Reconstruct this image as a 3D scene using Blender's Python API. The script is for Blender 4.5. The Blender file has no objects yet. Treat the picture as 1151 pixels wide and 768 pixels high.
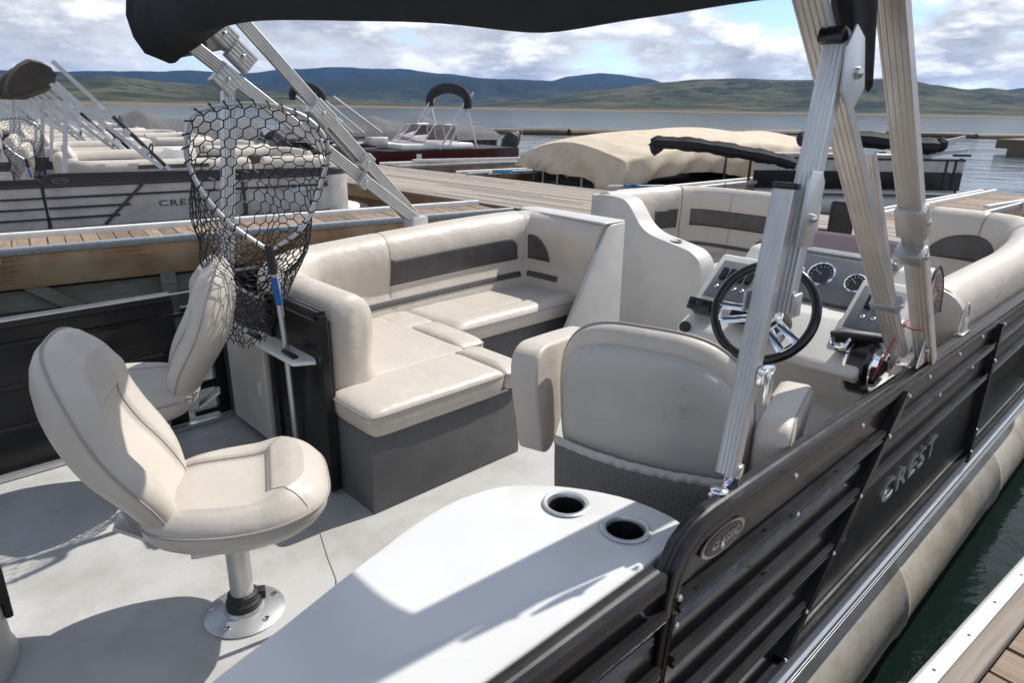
import bpy, bmesh, math, random
from mathutils import Vector, Matrix, noise
R = random.Random(7)
D = bpy.data
sc = bpy.context.scene
COL = sc.collection
rad = math.radians
V = Vector

# ------------------------------------------------------------------ helpers
def lerp(a, b, t): return a + (b - a) * t
def sm(a, b, x):
    t = max(0., min(1., (x - a) / (b - a))) if a != b else float(x > a)
    return t * t * (3 - 2 * t)

class MB:
    def __init__(s): s.v = []; s.f = []; s.m = []
    def add(s, vs, fs, mi=0):
        o = len(s.v); s.v += [tuple(v) for v in vs]
        s.f += [tuple(i + o for i in f) for f in fs]; s.m += [mi] * len(fs); return s
    def box(s, c, d, rot=None, mi=0):
        vs = [V((x * d[0] / 2, y * d[1] / 2, z * d[2] / 2)) for x in (-1, 1) for y in (-1, 1) for z in (-1, 1)]
        if rot is not None: vs = [rot @ v for v in vs]
        vs = [v + V(c) for v in vs]
        return s.add(vs, [(0, 1, 3, 2), (4, 6, 7, 5), (0, 4, 5, 1), (2, 3, 7, 6), (0, 2, 6, 4), (1, 5, 7, 3)], mi)
    def prism(s, poly, a0, a1, axis='z', mi=0):
        def P(p, a):
            return {'z': (p[0], p[1], a), 'y': (p[0], a, p[1]), 'x': (a, p[0], p[1])}[axis]
        n = len(poly)
        vs = [P(p, a0) for p in poly] + [P(p, a1) for p in poly]
        fs = [tuple(range(n))[::-1], tuple(range(n, 2 * n))] + [(i, (i + 1) % n, n + (i + 1) % n, n + i) for i in range(n)]
        return s.add(vs, fs, mi)
    def sweep(s, path, prof, side=None, closed=False, cap=True, up=V((0, 0, 1)), mi=0, scale=None):
        # prof: list of (a,b): a along side vector, b along side x tangent
        path = [V(p) for p in path]; n = len(path); k = len(prof); vs = []
        for i, p in enumerate(path):
            if closed: t = path[(i + 1) % n] - path[i - 1]
            else: t = path[min(i + 1, n - 1)] - path[max(i - 1, 0)]
            t.normalize()
            if side is not None: S = V(side) - t * t.dot(V(side)); S.normalize()
            else:
                S = t.cross(up)
                if S.length < 1e-4: S = t.cross(V((0, 1, 0)))
                S.normalize()
            U = S.cross(t); U.normalize()
            q = scale(i / (n - 1)) if scale else 1.0
            vs += [p + S * a * q + U * b * q for a, b in prof]
        fs = []
        for i in range(n if closed else n - 1):
            j = (i + 1) % n
            for e in range(k):
                g = (e + 1) % k
                fs.append((i * k + e, i * k + g, j * k + g, j * k + e))
        if cap and not closed:
            fs.append(tuple(range(k))[::-1]); fs.append(tuple(range((n - 1) * k, n * k)))
        return s.add(vs, fs, mi)
    def tube(s, path, r, n=8, closed=False, mi=0, scale=None):
        return s.sweep(path, [(r * math.cos(a * 2 * math.pi / n), r * math.sin(a * 2 * math.pi / n)) for a in range(n)], closed=closed, mi=mi, scale=scale)
    def lathe(s, prof, c=(0, 0, 0), n=32, M=None, mi=0, opn=False):
        vs = []
        for r, z in prof:
            for a in range(n):
                t = a * 2 * math.pi / n; v = V((r * math.cos(t), r * math.sin(t), z))
                if M is not None: v = M @ v
                vs.append(v + V(c))
        fs = []
        for i in range(len(prof) - 1):
            for a in range(n):
                b = (a + 1) % n
                fs.append((i * n + a, i * n + b, (i + 1) * n + b, (i + 1) * n + a))
        if prof[0][0] > 1e-5 and not opn: fs.append(tuple(range(n))[::-1])
        if prof[-1][0] > 1e-5: fs.append(tuple(range((len(prof) - 1) * n, len(prof) * n)))
        return s.add(vs, fs, mi)
    def grid(s, fn, nu, nv, cu=False, mi=0):
        vs = [fn(i / (nu if cu else nu - 1), j / (nv - 1)) for j in range(nv) for i in range(nu)]
        fs = []
        for j in range(nv - 1):
            for i in range(nu if cu else nu - 1):
                k = (i + 1) % nu
                fs.append((j * nu + i, j * nu + k, (j + 1) * nu + k, (j + 1) * nu + i))
        return s.add(vs, fs, mi)
    def build(s, name, mats, parent=None, off=(0, 0, 0), bevel=0, seg=2, ang=35, smooth=True, thick=0, xf=None):
        me = D.meshes.new(name)
        o = V(off)
        vs = [V(v) for v in s.v]
        if xf is not None: vs = [xf @ v for v in vs]
        me.from_pydata([v - o for v in vs], [], s.f)
        if not isinstance(mats, (list, tuple)): mats = [mats]
        for m in mats: me.materials.append(m)
        me.polygons.foreach_set('material_index', s.m)
        bm = bmesh.new(); bm.from_mesh(me)
        bmesh.ops.remove_doubles(bm, verts=bm.verts, dist=1e-5)
        bmesh.ops.dissolve_degenerate(bm, edges=bm.edges, dist=1e-5)
        bmesh.ops.recalc_face_normals(bm, faces=bm.faces)
        if bevel:
            es = [e for e in bm.edges if len(e.link_faces) == 2 and e.calc_face_angle(0) > rad(28)]
            bmesh.ops.bevel(bm, geom=es, offset=bevel, segments=seg, profile=.5, affect='EDGES', clamp_overlap=True)
        bm.to_mesh(me); bm.free()
        if smooth:
            me.polygons.foreach_set('use_smooth', [True] * len(me.polygons))
            me.set_sharp_from_angle(angle=rad(ang))
        ob = D.objects.new(name, me); COL.objects.link(ob)
        if thick:
            md = ob.modifiers.new('s', 'SOLIDIFY'); md.thickness = thick; md.offset = 0
        if parent is not None: ob.parent = parent
        return ob

def split_build(mb, name, mats, parent=None, **k):
    n = len(mb.v); par = list(range(n))
    def fd(a):
        while par[a] != a: par[a] = par[par[a]]; a = par[a]
        return a
    for f in mb.f:
        for i in f[1:]: par[fd(i)] = fd(f[0])
    gr = {}
    for f, m in zip(mb.f, mb.m): gr.setdefault(fd(f[0]), []).append((f, m))
    out = []
    for r_, fs in gr.items():
        q = MB(); mp = {}
        for f, m in fs:
            for i in f:
                if i not in mp: mp[i] = len(q.v); q.v.append(mb.v[i])
            q.f.append(tuple(mp[i] for i in f)); q.m.append(m)
        out.append(q.build(name, mats, parent, **k))
    return out
def tag(o, label=None, cat=None, group=None, kind=None):
    if label: o['label'] = label
    if cat: o['category'] = cat
    if group: o['group'] = group
    if kind: o['kind'] = kind
    return o
def thing(name, label, cat, loc=(0, 0, 0), rz=0, group=None):
    o = D.objects.new(name, None); COL.objects.link(o); o.empty_display_size = .1
    o.location = loc; o.rotation_euler = (0, 0, rz)
    return tag(o, label, cat, group)
def copy_tree(o, parent=None):
    c = o.copy(); COL.objects.link(c)
    if parent is not None: c.parent = parent
    for ch in [x for x in D.objects if x.parent == o]: copy_tree(ch, c)
    return c
def text_mesh(body, size, M, name, m, parent=None, off=(0, 0, 0), ext=.002, shear=0, sx=1.0, space=1.0):
    cu = D.curves.new('t', 'FONT'); cu.body = body; cu.size = size; cu.extrude = ext
    cu.shear = shear; cu.align_x = 'CENTER'; cu.align_y = 'CENTER'; cu.space_character = space; cu.resolution_u = 3; cu.offset = size * .012
    to = D.objects.new('t', cu); COL.objects.link(to)
    bpy.context.view_layer.update()
    dg = bpy.context.evaluated_depsgraph_get()
    me = D.meshes.new_from_object(to.evaluated_get(dg)); D.objects.remove(to)
    for v in me.vertices: v.co = (M @ V((v.co.x * sx, v.co.y, v.co.z))) - V(off)
    me.materials.clear(); me.materials.append(m); me.name = name
    ob = D.objects.new(name, me); COL.objects.link(ob); ob.parent = parent
    return ob
def arc(c, r, a0, a1, n, z=0):
    return [V((c[0] + r * math.cos(lerp(a0, a1, i / n)), c[1] + r * math.sin(lerp(a0, a1, i / n)), z)) for i in range(n + 1)]

# ------------------------------------------------------------------ materials
def nodes(m):
    m.use_nodes = True; nt = m.node_tree; b = nt.nodes['Principled BSDF']
    return nt, b, nt.nodes.new, nt.links.new
def mat(name, col, rough=.5, metal=0., col2=None, nscale=6., nmix=(.4, .65), bump=0., bscale=200., bdist=.002, rvar=0., stretch=None, detail=6, spec=None, col3=None, nscale3=1.5, mix3=(.5, .7), coat=0):
    m = D.materials.new(name); nt, b, N, L = nodes(m)
    b.inputs['Base Color'].default_value = (*col, 1); b.inputs['Roughness'].default_value = rough; b.inputs['Metallic'].default_value = metal
    if spec is not None: b.inputs['Specular IOR Level'].default_value = spec
    if coat: b.inputs['Coat Weight'].default_value = coat; b.inputs['Coat Roughness'].default_value = .15
    tc = N('ShaderNodeTexCoord'); mp = N('ShaderNodeMapping'); L(tc.outputs['Object'], mp.inputs[0])
    if stretch: mp.inputs['Scale'].default_value = stretch
    last = None
    if col2 is not None:
        n = N('ShaderNodeTexNoise'); n.inputs['Scale'].default_value = nscale; n.inputs['Detail'].default_value = detail; n.inputs['Roughness'].default_value = .6
        L(mp.outputs[0], n.inputs['Vector'])
        r = N('ShaderNodeMapRange'); r.inputs[1].default_value = nmix[0]; r.inputs[2].default_value = nmix[1]; L(n.outputs[0], r.inputs[0])
        x = N('ShaderNodeMix'); x.data_type = 'RGBA'; x.inputs[6].default_value = (*col, 1); x.inputs[7].default_value = (*col2, 1)
        L(r.outputs[0], x.inputs[0]); last = x.outputs[2]
        if rvar:
            rr = N('ShaderNodeMapRange'); rr.inputs[1].default_value = .3; rr.inputs[2].default_value = .7
            rr.inputs[3].default_value = rough - rvar; rr.inputs[4].default_value = rough + rvar; L(n.outputs[0], rr.inputs[0]); L(rr.outputs[0], b.inputs['Roughness'])
        if col3 is not None:
            n3 = N('ShaderNodeTexNoise'); n3.inputs['Scale'].default_value = nscale3; n3.inputs['Detail'].default_value = 8; n3.inputs['Roughness'].default_value = .7; L(tc.outputs['Object'], n3.inputs['Vector'])
            r3 = N('ShaderNodeMapRange'); r3.inputs[1].default_value = mix3[0]; r3.inputs[2].default_value = mix3[1]; L(n3.outputs[0], r3.inputs[0])
            x3 = N('ShaderNodeMix'); x3.data_type = 'RGBA'; x3.inputs[7].default_value = (*col3, 1); L(last, x3.inputs[6]); L(r3.outputs[0], x3.inputs[0]); last = x3.outputs[2]
        L(last, b.inputs['Base Color'])
    if bump:
        n = N('ShaderNodeTexNoise'); n.inputs['Scale'].default_value = bscale; n.inputs['Detail'].default_value = 3; L(mp.outputs[0], n.inputs['Vector'])
        bp = N('ShaderNodeBump'); bp.inputs['Strength'].default_value = bump; bp.inputs['Distance'].default_value = bdist
        L(n.outputs[0], bp.inputs['Height']); L(bp.outputs[0], b.inputs['Normal'])
    return m
def add_bump(m, scale, strength, dist, stretch=None, detail=3):
    nt = m.node_tree; N, L = nt.nodes.new, nt.links.new; b = nt.nodes['Principled BSDF']
    tc = N('ShaderNodeTexCoord'); mp = N('ShaderNodeMapping'); L(tc.outputs['Object'], mp.inputs[0])
    if stretch: mp.inputs['Scale'].default_value = stretch
    n = N('ShaderNodeTexNoise'); n.inputs['Scale'].default_value = scale; n.inputs['Detail'].default_value = detail; L(mp.outputs[0], n.inputs['Vector'])
    bp = N('ShaderNodeBump'); bp.inputs['Strength'].default_value = strength; bp.inputs['Distance'].default_value = dist
    L(n.outputs[0], bp.inputs['Height'])
    if b.inputs['Normal'].links: L(b.inputs['Normal'].links[0].from_socket, bp.inputs['Normal'])
    L(bp.outputs[0], b.inputs['Normal'])

M = {}
M['vinyl'] = mat('cream_vinyl', (.56, .51, .445), .42, col2=(.525, .475, .415), nscale=5, bump=.45, bscale=420, bdist=.0012, rvar=.06, col3=(.47, .43, .375), nscale3=13, mix3=(.64, 1.0))
add_bump(M['vinyl'], 7, .4, .02); add_bump(M['vinyl'], 26, .3, .004)
M['vinyl_shell'] = mat('grey_cream_vinyl', (.50, .475, .44), .45, col2=(.43, .41, .38), nscale=4, nmix=(.45, .7), bump=.25, bscale=350, bdist=.001, rvar=.06, col3=(.22, .21, .20), nscale3=7, mix3=(.60, .95))
add_bump(M['vinyl_shell'], 6, .4, .02)
M['seam'] = mat('seam_thread', (.34, .31, .28), .6)
M['darkvinyl'] = mat('charcoal_vinyl', (.085, .08, .08), .45, col2=(.06, .056, .056), nscale=8, bump=.3, bscale=300, bdist=.001)
M['basevinyl'] = mat('seat_base_grey', (.125, .125, .128), .55, col2=(.10, .10, .102), nscale=6, bump=.5, bscale=260, bdist=.0015)
M['gel'] = mat('white_gelcoat', (.66, .66, .645), .22, col2=(.62, .615, .59), nscale=3, rvar=.05, coat=.2, col3=(.60, .59, .56), nscale3=26, mix3=(.66, .9))
M['gelw'] = mat('console_gelcoat', (.68, .66, .62), .35, col2=(.57, .55, .51), nscale=4, bump=.1, bscale=400, bdist=.001)
M['plastic'] = mat('rotomould_plastic', (.56, .55, .53), .45, col2=(.50, .49, .47), nscale=5, bump=.25, bscale=300, bdist=.001)
M['deck'] = mat('vinyl_deck', (.50, .50, .485), .6, col2=(.38, .37, .345), nscale=3.2, nmix=(.42, .68), bump=.4, bscale=500, bdist=.001, col3=(.33, .32, .30), nscale3=9, mix3=(.56, .9))
add_bump(M['deck'], 60, .25, .002)
M['black'] = mat('black_textured_aluminium', (.032, .032, .033), .30, .6, col2=(.042, .041, .042), nscale=8, bump=.14, bscale=420, bdist=.0008, rvar=.06)
M['blackpanel'] = mat('black_panel', (.018, .018, .019), .30, .3, col2=(.024, .024, .025), nscale=5, bump=.08, bscale=260, bdist=.0006, rvar=.05)
M['framebg'] = mat('matt_aluminium', (.60, .61, .62), .5, .15)
M['ridge'] = mat('worn_dark_ridge', (.12, .115, .11), .35, .6, col2=(.05, .05, .05), nscale=9, stretch=(1, 1, 1))
M['blackgloss'] = mat('black_gloss', (.012, .012, .013), .22)
M['rubber'] = mat('black_rubber', (.02, .02, .02), .55, bump=.3, bscale=200, bdist=.001)
M['alu'] = mat('brushed_aluminium', (.60, .61, .62), .38, .75, col2=(.50, .51, .52), nscale=10, stretch=(1, 1, .2), rvar=.08, bump=.1, bscale=90, bdist=.001)
M['aluw'] = mat('weathered_aluminium', (.62, .61, .585), .42, .55, col2=(.55, .535, .51), nscale=9, rvar=.08, bump=.15, bscale=80, bdist=.001)
M['chrome'] = mat('chrome', (.88, .88, .89), .13, 1.)
M['bolt'] = mat('stainless_steel', (.62, .61, .6), .22, 1.)
M['pontoon'] = mat('dirty_pontoon_aluminium', (.58, .54, .47), .5, .2, col2=(.40, .34, .25), nscale=5, nmix=(.4, .66), stretch=(1.2, .6, 2.), rvar=.1, col3=(.62, .59, .53), nscale3=2.5, mix3=(.45, .7), bump=.3, bscale=12, bdist=.006)
M['canvas'] = mat('black_canvas', (.016, .017, .021), .8, col2=(.022, .023, .027), nscale=12, bump=.5, bscale=500, bdist=.001)
add_bump(M['canvas'], 5, .5, .03)
M['canvasgrey'] = mat('grey_canvas_lining', (.16, .155, .15), .8, bump=.3, bscale=300, bdist=.001)
M['brown'] = mat('brown_canvas', (.075, .063, .052), .85, col2=(.055, .046, .038), nscale=8)
M['covergrey'] = mat('grey_boat_cover', (.125, .12, .125), .85, col2=(.10, .098, .10), nscale=4)
add_bump(M['covergrey'], 2.5, .6, .1, stretch=(1, 1, .4))
M['tan'] = mat('tan_boat_cover', (.60, .51, .39), .85, col2=(.52, .43, .32), nscale=3, nmix=(.4, .7))
add_bump(M['tan'], 1.5, .25, .05, stretch=(1.5, 1.5, .3))
M['maroon'] = mat('maroon_hull', (.065, .008, .012), .25, coat=.4)
M['hullgrey'] = mat('silver_panel', (.58, .56, .54), .35, .2, col2=(.41, .39, .37), nscale=3)
M['hulldark'] = mat('dark_band', (.055, .052, .056), .4, .2)
M['red'] = mat('red_plastic', (.35, .02, .02), .4)
M['blue'] = mat('blue_grip', (.012, .10, .32), .5)
M['white'] = mat('white_paint', (.75, .74, .71), .4)
M['silver'] = mat('silver_letter', (.42, .42, .43), .35, .6)
M['letterdark'] = mat('dark_letter', (.06, .055, .055), .4)
M['gaugeface'] = mat('gauge_face', (.02, .022, .028), .3)
M['dashgrey'] = mat('grey_dash_panel', (.20, .20, .20), .4, .2, col2=(.17, .17, .17), nscale=14, bump=.2, bscale=200, bdist=.001)
M['plum'] = mat('tinted_acrylic', (.045, .016, .022), .22, spec=.25)
M['netcord'] = mat('net_cord', (.012, .012, .014), .55)
M['steel'] = mat('galvanised_steel', (.46, .48, .49), .42, .6, col2=(.34, .35, .35), nscale=20, rvar=.1)
M['edgewhite'] = mat('white_edging', (.70, .70, .68), .5, col2=(.60, .59, .56), nscale=6, nmix=(.45, .7), col3=(.40, .37, .32), nscale3=9, mix3=(.66, .8))
M['rope'] = mat('blue_rope', (.01, .20, .42), .8)
M['cord'] = mat('red_cord', (.45, .03, .05), .7)
M['decal'] = mat('white_decal', (.65, .70, .74), .4)
M['teal'] = mat('teal_decal', (.02, .30, .27), .4)

def mesh_fabric():
    m = D.materials.new('woven_mesh_fabric'); nt, b, N, L = nodes(m)
    tc = N('ShaderNodeTexCoord'); mp = N('ShaderNodeMapping'); L(tc.outputs['Object'], mp.inputs[0])
    hs = []
    for ax in ('Y', 'Z'):
        w = N('ShaderNodeTexWave'); w.bands_direction = ax; w.inputs['Scale'].default_value = 38; w.inputs['Distortion'].default_value = .6; L(mp.outputs[0], w.inputs['Vector']); hs.append(w)
    mx = N('ShaderNodeMath'); mx.operation = 'MULTIPLY'; L(hs[0].outputs[1], mx.inputs[0]); L(hs[1].outputs[1], mx.inputs[1])
    x = N('ShaderNodeMix'); x.data_type = 'RGBA'; x.inputs[6].default_value = (.20, .19, .18, 1); x.inputs[7].default_value = (.05, .048, .047, 1); L(mx.outputs[0], x.inputs[0]); L(x.outputs[2], b.inputs['Base Color'])
    bp = N('ShaderNodeBump'); bp.inputs['Strength'].default_value = .6; bp.inputs['Distance'].default_value = .002; bp.invert = True; L(mx.outputs[0], bp.inputs['Height']); L(bp.outputs[0], b.inputs['Normal'])
    b.inputs['Roughness'].default_value = .7; return m
M['meshfab'] = mesh_fabric()

def wood(name, c1, c2, c3, axis='X', rough=.75, knots=True):
    m = D.materials.new(name); nt, b, N, L = nodes(m)
    tc = N('ShaderNodeTexCoord'); mp = N('ShaderNodeMapping'); L(tc.outputs['Object'], mp.inputs[0])
    st = {'X': (.7, 14, 14), 'Y': (14, .7, 14)}[axis]; mp.inputs['Scale'].default_value = st
    n = N('ShaderNodeTexNoise'); n.inputs['Scale'].default_value = 3.2; n.inputs['Detail'].default_value = 8; n.inputs['Distortion'].default_value = .8; n.inputs['Roughness'].default_value = .65; L(mp.outputs[0], n.inputs['Vector'])
    r = N('ShaderNodeValToRGB'); e = r.color_ramp.elements; e[0].position = .33; e[0].color = (*c1, 1); e[1].position = .62; e[1].color = (*c2, 1); L(n.outputs[0], r.inputs[0])
    n2 = N('ShaderNodeTexNoise'); n2.inputs['Scale'].default_value = 1.7; n2.inputs['Detail'].default_value = 6; L(tc.outputs['Object'], n2.inputs['Vector'])
    r2 = N('ShaderNodeMapRange'); r2.inputs[1].default_value = .42; r2.inputs[2].default_value = .68; L(n2.outputs[0], r2.inputs[0])
    x = N('ShaderNodeMix'); x.data_type = 'RGBA'; x.inputs[7].default_value = (*c3, 1); L(r.outputs[0], x.inputs[6]); L(r2.outputs[0], x.inputs[0])
    oi = N('ShaderNodeAttribute'); oi.attribute_name = 'plank'; 
    hv = N('ShaderNodeHueSaturation'); L(x.outputs[2], hv.inputs['Color'])
    vr = N('ShaderNodeMapRange'); vr.inputs[3].default_value = .72; vr.inputs[4].default_value = 1.2; L(oi.outputs['Fac'], vr.inputs[0]); L(vr.outputs[0], hv.inputs['Value'])
    L(hv.outputs[0], b.inputs['Base Color']); b.inputs['Roughness'].default_value = rough
    bp = N('ShaderNodeBump'); bp.inputs['Strength'].default_value = .6; bp.inputs['Distance'].default_value = .004; L(n.outputs[0], bp.inputs['Height']); L(bp.outputs[0], b.inputs['Normal'])
    return m
M['plankY'] = wood('weathered_planks_across', (.13, .085, .055), (.34, .25, .18), (.25, .18, .125), 'Y')
M['plankX'] = wood('weathered_beam', (.26, .21, .17), (.44, .38, .32), (.36, .30, .25), 'X')
M['fascia'] = wood('brown_stained_board', (.14, .075, .035), (.36, .20, .09), (.44, .32, .19), 'X', .6)
M['plankfar'] = wood('grey_walkway_planks', (.24, .20, .165), (.36, .31, .265), (.30, .26, .22), 'Y')
M['greenwood'] = wood('green_grey_timber', (.14, .15, .125), (.30, .31, .26), (.17, .15, .11), 'X')
M['logwood'] = wood('floating_log', (.12, .09, .06), (.28, .22, .16), (.20, .16, .12), 'Y')

def planks(mb, x0, x1, y0, y1, z, w, axis, gap=.012, t=.035, seed=1, skewfn=None):
    """boards; returns list of plank index per face"""
    rr = random.Random(seed); idx = []
    a0, a1 = (x0, x1) if axis == 'x' else (y0, y1)   # stacking axis
    a = a0
    while a < a1 - .02:
        b = min(a + w, a1); dz = rr.uniform(-.004, .004); n0 = len(mb.f)
        if axis == 'x': c = ((a + b - gap) / 2, (y0 + y1) / 2, z - t / 2 + dz); d = (b - a - gap, y1 - y0, t)
        else: c = ((x0 + x1) / 2, (a + b - gap) / 2, z - t / 2 + dz); d = (x1 - x0, b - a - gap, t)
        mb.box(c, d, Matrix.Rotation(rr.uniform(-.006, .006) if axis == 'x' else 0, 3, 'Z'))
        idx += [rr.random()] * (len(mb.f) - n0); a = b
    return idx
def set_plank(ob, idx):
    a = ob.data.attributes.new('plank', 'FLOAT', 'FACE')
    if len(idx) == len(ob.data.polygons): a.data.foreach_set('value', idx)

# ------------------------------------------------------------------ pad builder (upholstery)
def pad(w, d, t, n=3.2, rings=26, seg=112, disp=None, wf=None, crown=.0, bot=.6, side=.5):
    """pad in XY, thickness +Z, returns (MB, seam path). w along y, d along x. wf(yfrac) width multiplier by x"""
    mb = MB()
    def outl(th):
        c, s = math.cos(th), math.sin(th)
        x = d / 2 * math.copysign(abs(c) ** (2 / n), c); y = w / 2 * math.copysign(abs(s) ** (2 / n), s)
        if wf: y *= wf(x / (d / 2))
        return x, y
    e = min(w, d) / 2
    P = [(.02, 0)]
    for k in range(1, 5): P.append((lerp(.02, 1 - t * bot / e, k / 4), 0))
    for k in range(1, 7):
        a = k / 6 * math.pi / 2; P.append((1 - t * bot / e * (1 - math.sin(a)), t * side * (1 - math.cos(a))))
    iseam = len(P)
    q = t * (1 - side)
    for k in range(1, 8):
        a = k / 7 * math.pi / 2; P.append((1 - q * 1.1 / e * (1 - math.cos(a)), t * side + q * math.sin(a)))
    s0 = P[-1][0]
    for k in range(1, rings + 1): P.append((lerp(s0, .015, (k / rings)), t))
    vs = []
    for i, (s_, z) in enumerate(P):
        for j in range(seg):
            x, y = outl(j * 2 * math.pi / seg); x *= s_; y *= s_
            zz = z
            if i >= iseam + 3:
                k = min(1, (i - iseam - 2) / 5); r2 = min(1, s_)
                zz += k * (crown * (1 - r2 ** 2) + (disp(x, y) if disp else 0))
            vs.append((x, y, zz))
    fs = []
    L_ = len(P)
    for i in range(L_ - 1):
        for j in range(seg):
            k = (j + 1) % seg; fs.append((i * seg + j, i * seg + k, (i + 1) * seg + k, (i + 1) * seg + j))
    fs.append(tuple(range(seg))[::-1]); fs.append(tuple(range((L_ - 1) * seg, L_ * seg)))
    mb.add(vs, fs)
    seam = [V((outl(j * 2 * math.pi / seg)[0] * 1.004, outl(j * 2 * math.pi / seg)[1] * 1.004, t * side + .004)) for j in range(0, seg)]
    return mb, seam, outl
def cushion(x0, x1, y0, y1, z0, z1, n=14, crown=.008, side=.72, seg=96, disp=None):
    """rectangular boxed cushion in world coords"""
    mb, seam, _ = pad(y1 - y0, x1 - x0, z1 - z0, n=n, rings=16, seg=seg, crown=crown, bot=.12, side=side, disp=disp)
    c = V(((x0 + x1) / 2, (y0 + y1) / 2, z0))
    mb.v = [tuple(V(v) + c) for v in mb.v]
    return mb, [p + c for p in seam]

# ------------------------------------------------------------------ boat geometry (boat frame: +x bow, +y port, deck z=0)
YS, YP = .59, 3.29
BOW = 5.15
def fence_paths():
    rc = .42
    st = [V((1.136, YS, 0)), V((2.2, YS, 0)), V((3.4, YS, 0)), V((BOW - rc, YS, 0))] + arc((BOW - rc, YS + rc), rc, -math.pi / 2, 0, 8)[1:] + [V((BOW, 1.33, 0))]
    pt = [V((BOW, 2.0, 0))] + [V((BOW, YP - rc, 0))] + arc((BOW - rc, YP - rc), rc, 0, math.pi / 2, 8)[1:] + [V((3.95, YP, 0))]
    pt2 = [V((3.3, YP, 0)), V((2.2, YP, 0)), V((1.136, YP, 0))]
    return st, pt, pt2
ribbox = lambda w, h: [(-w / 2, -h / 2), (w / 2, -h / 2), (w / 2, -h * .2), (w / 2 - .003, -h * .12), (w / 2, 0), (w / 2, h / 2 - .004), (w / 2 - .004, h / 2), (w * .2, h / 2), (w * .12, h / 2 - .003), (0, h / 2), (-w * .12, h / 2 - .003), (-w * .2, h / 2), (-w / 2 + .004, h / 2), (-w / 2, h / 2 - .004)]
def topz(x): return .728 - .012 * (x - 1.136) if x > 1.136 else .728
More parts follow.
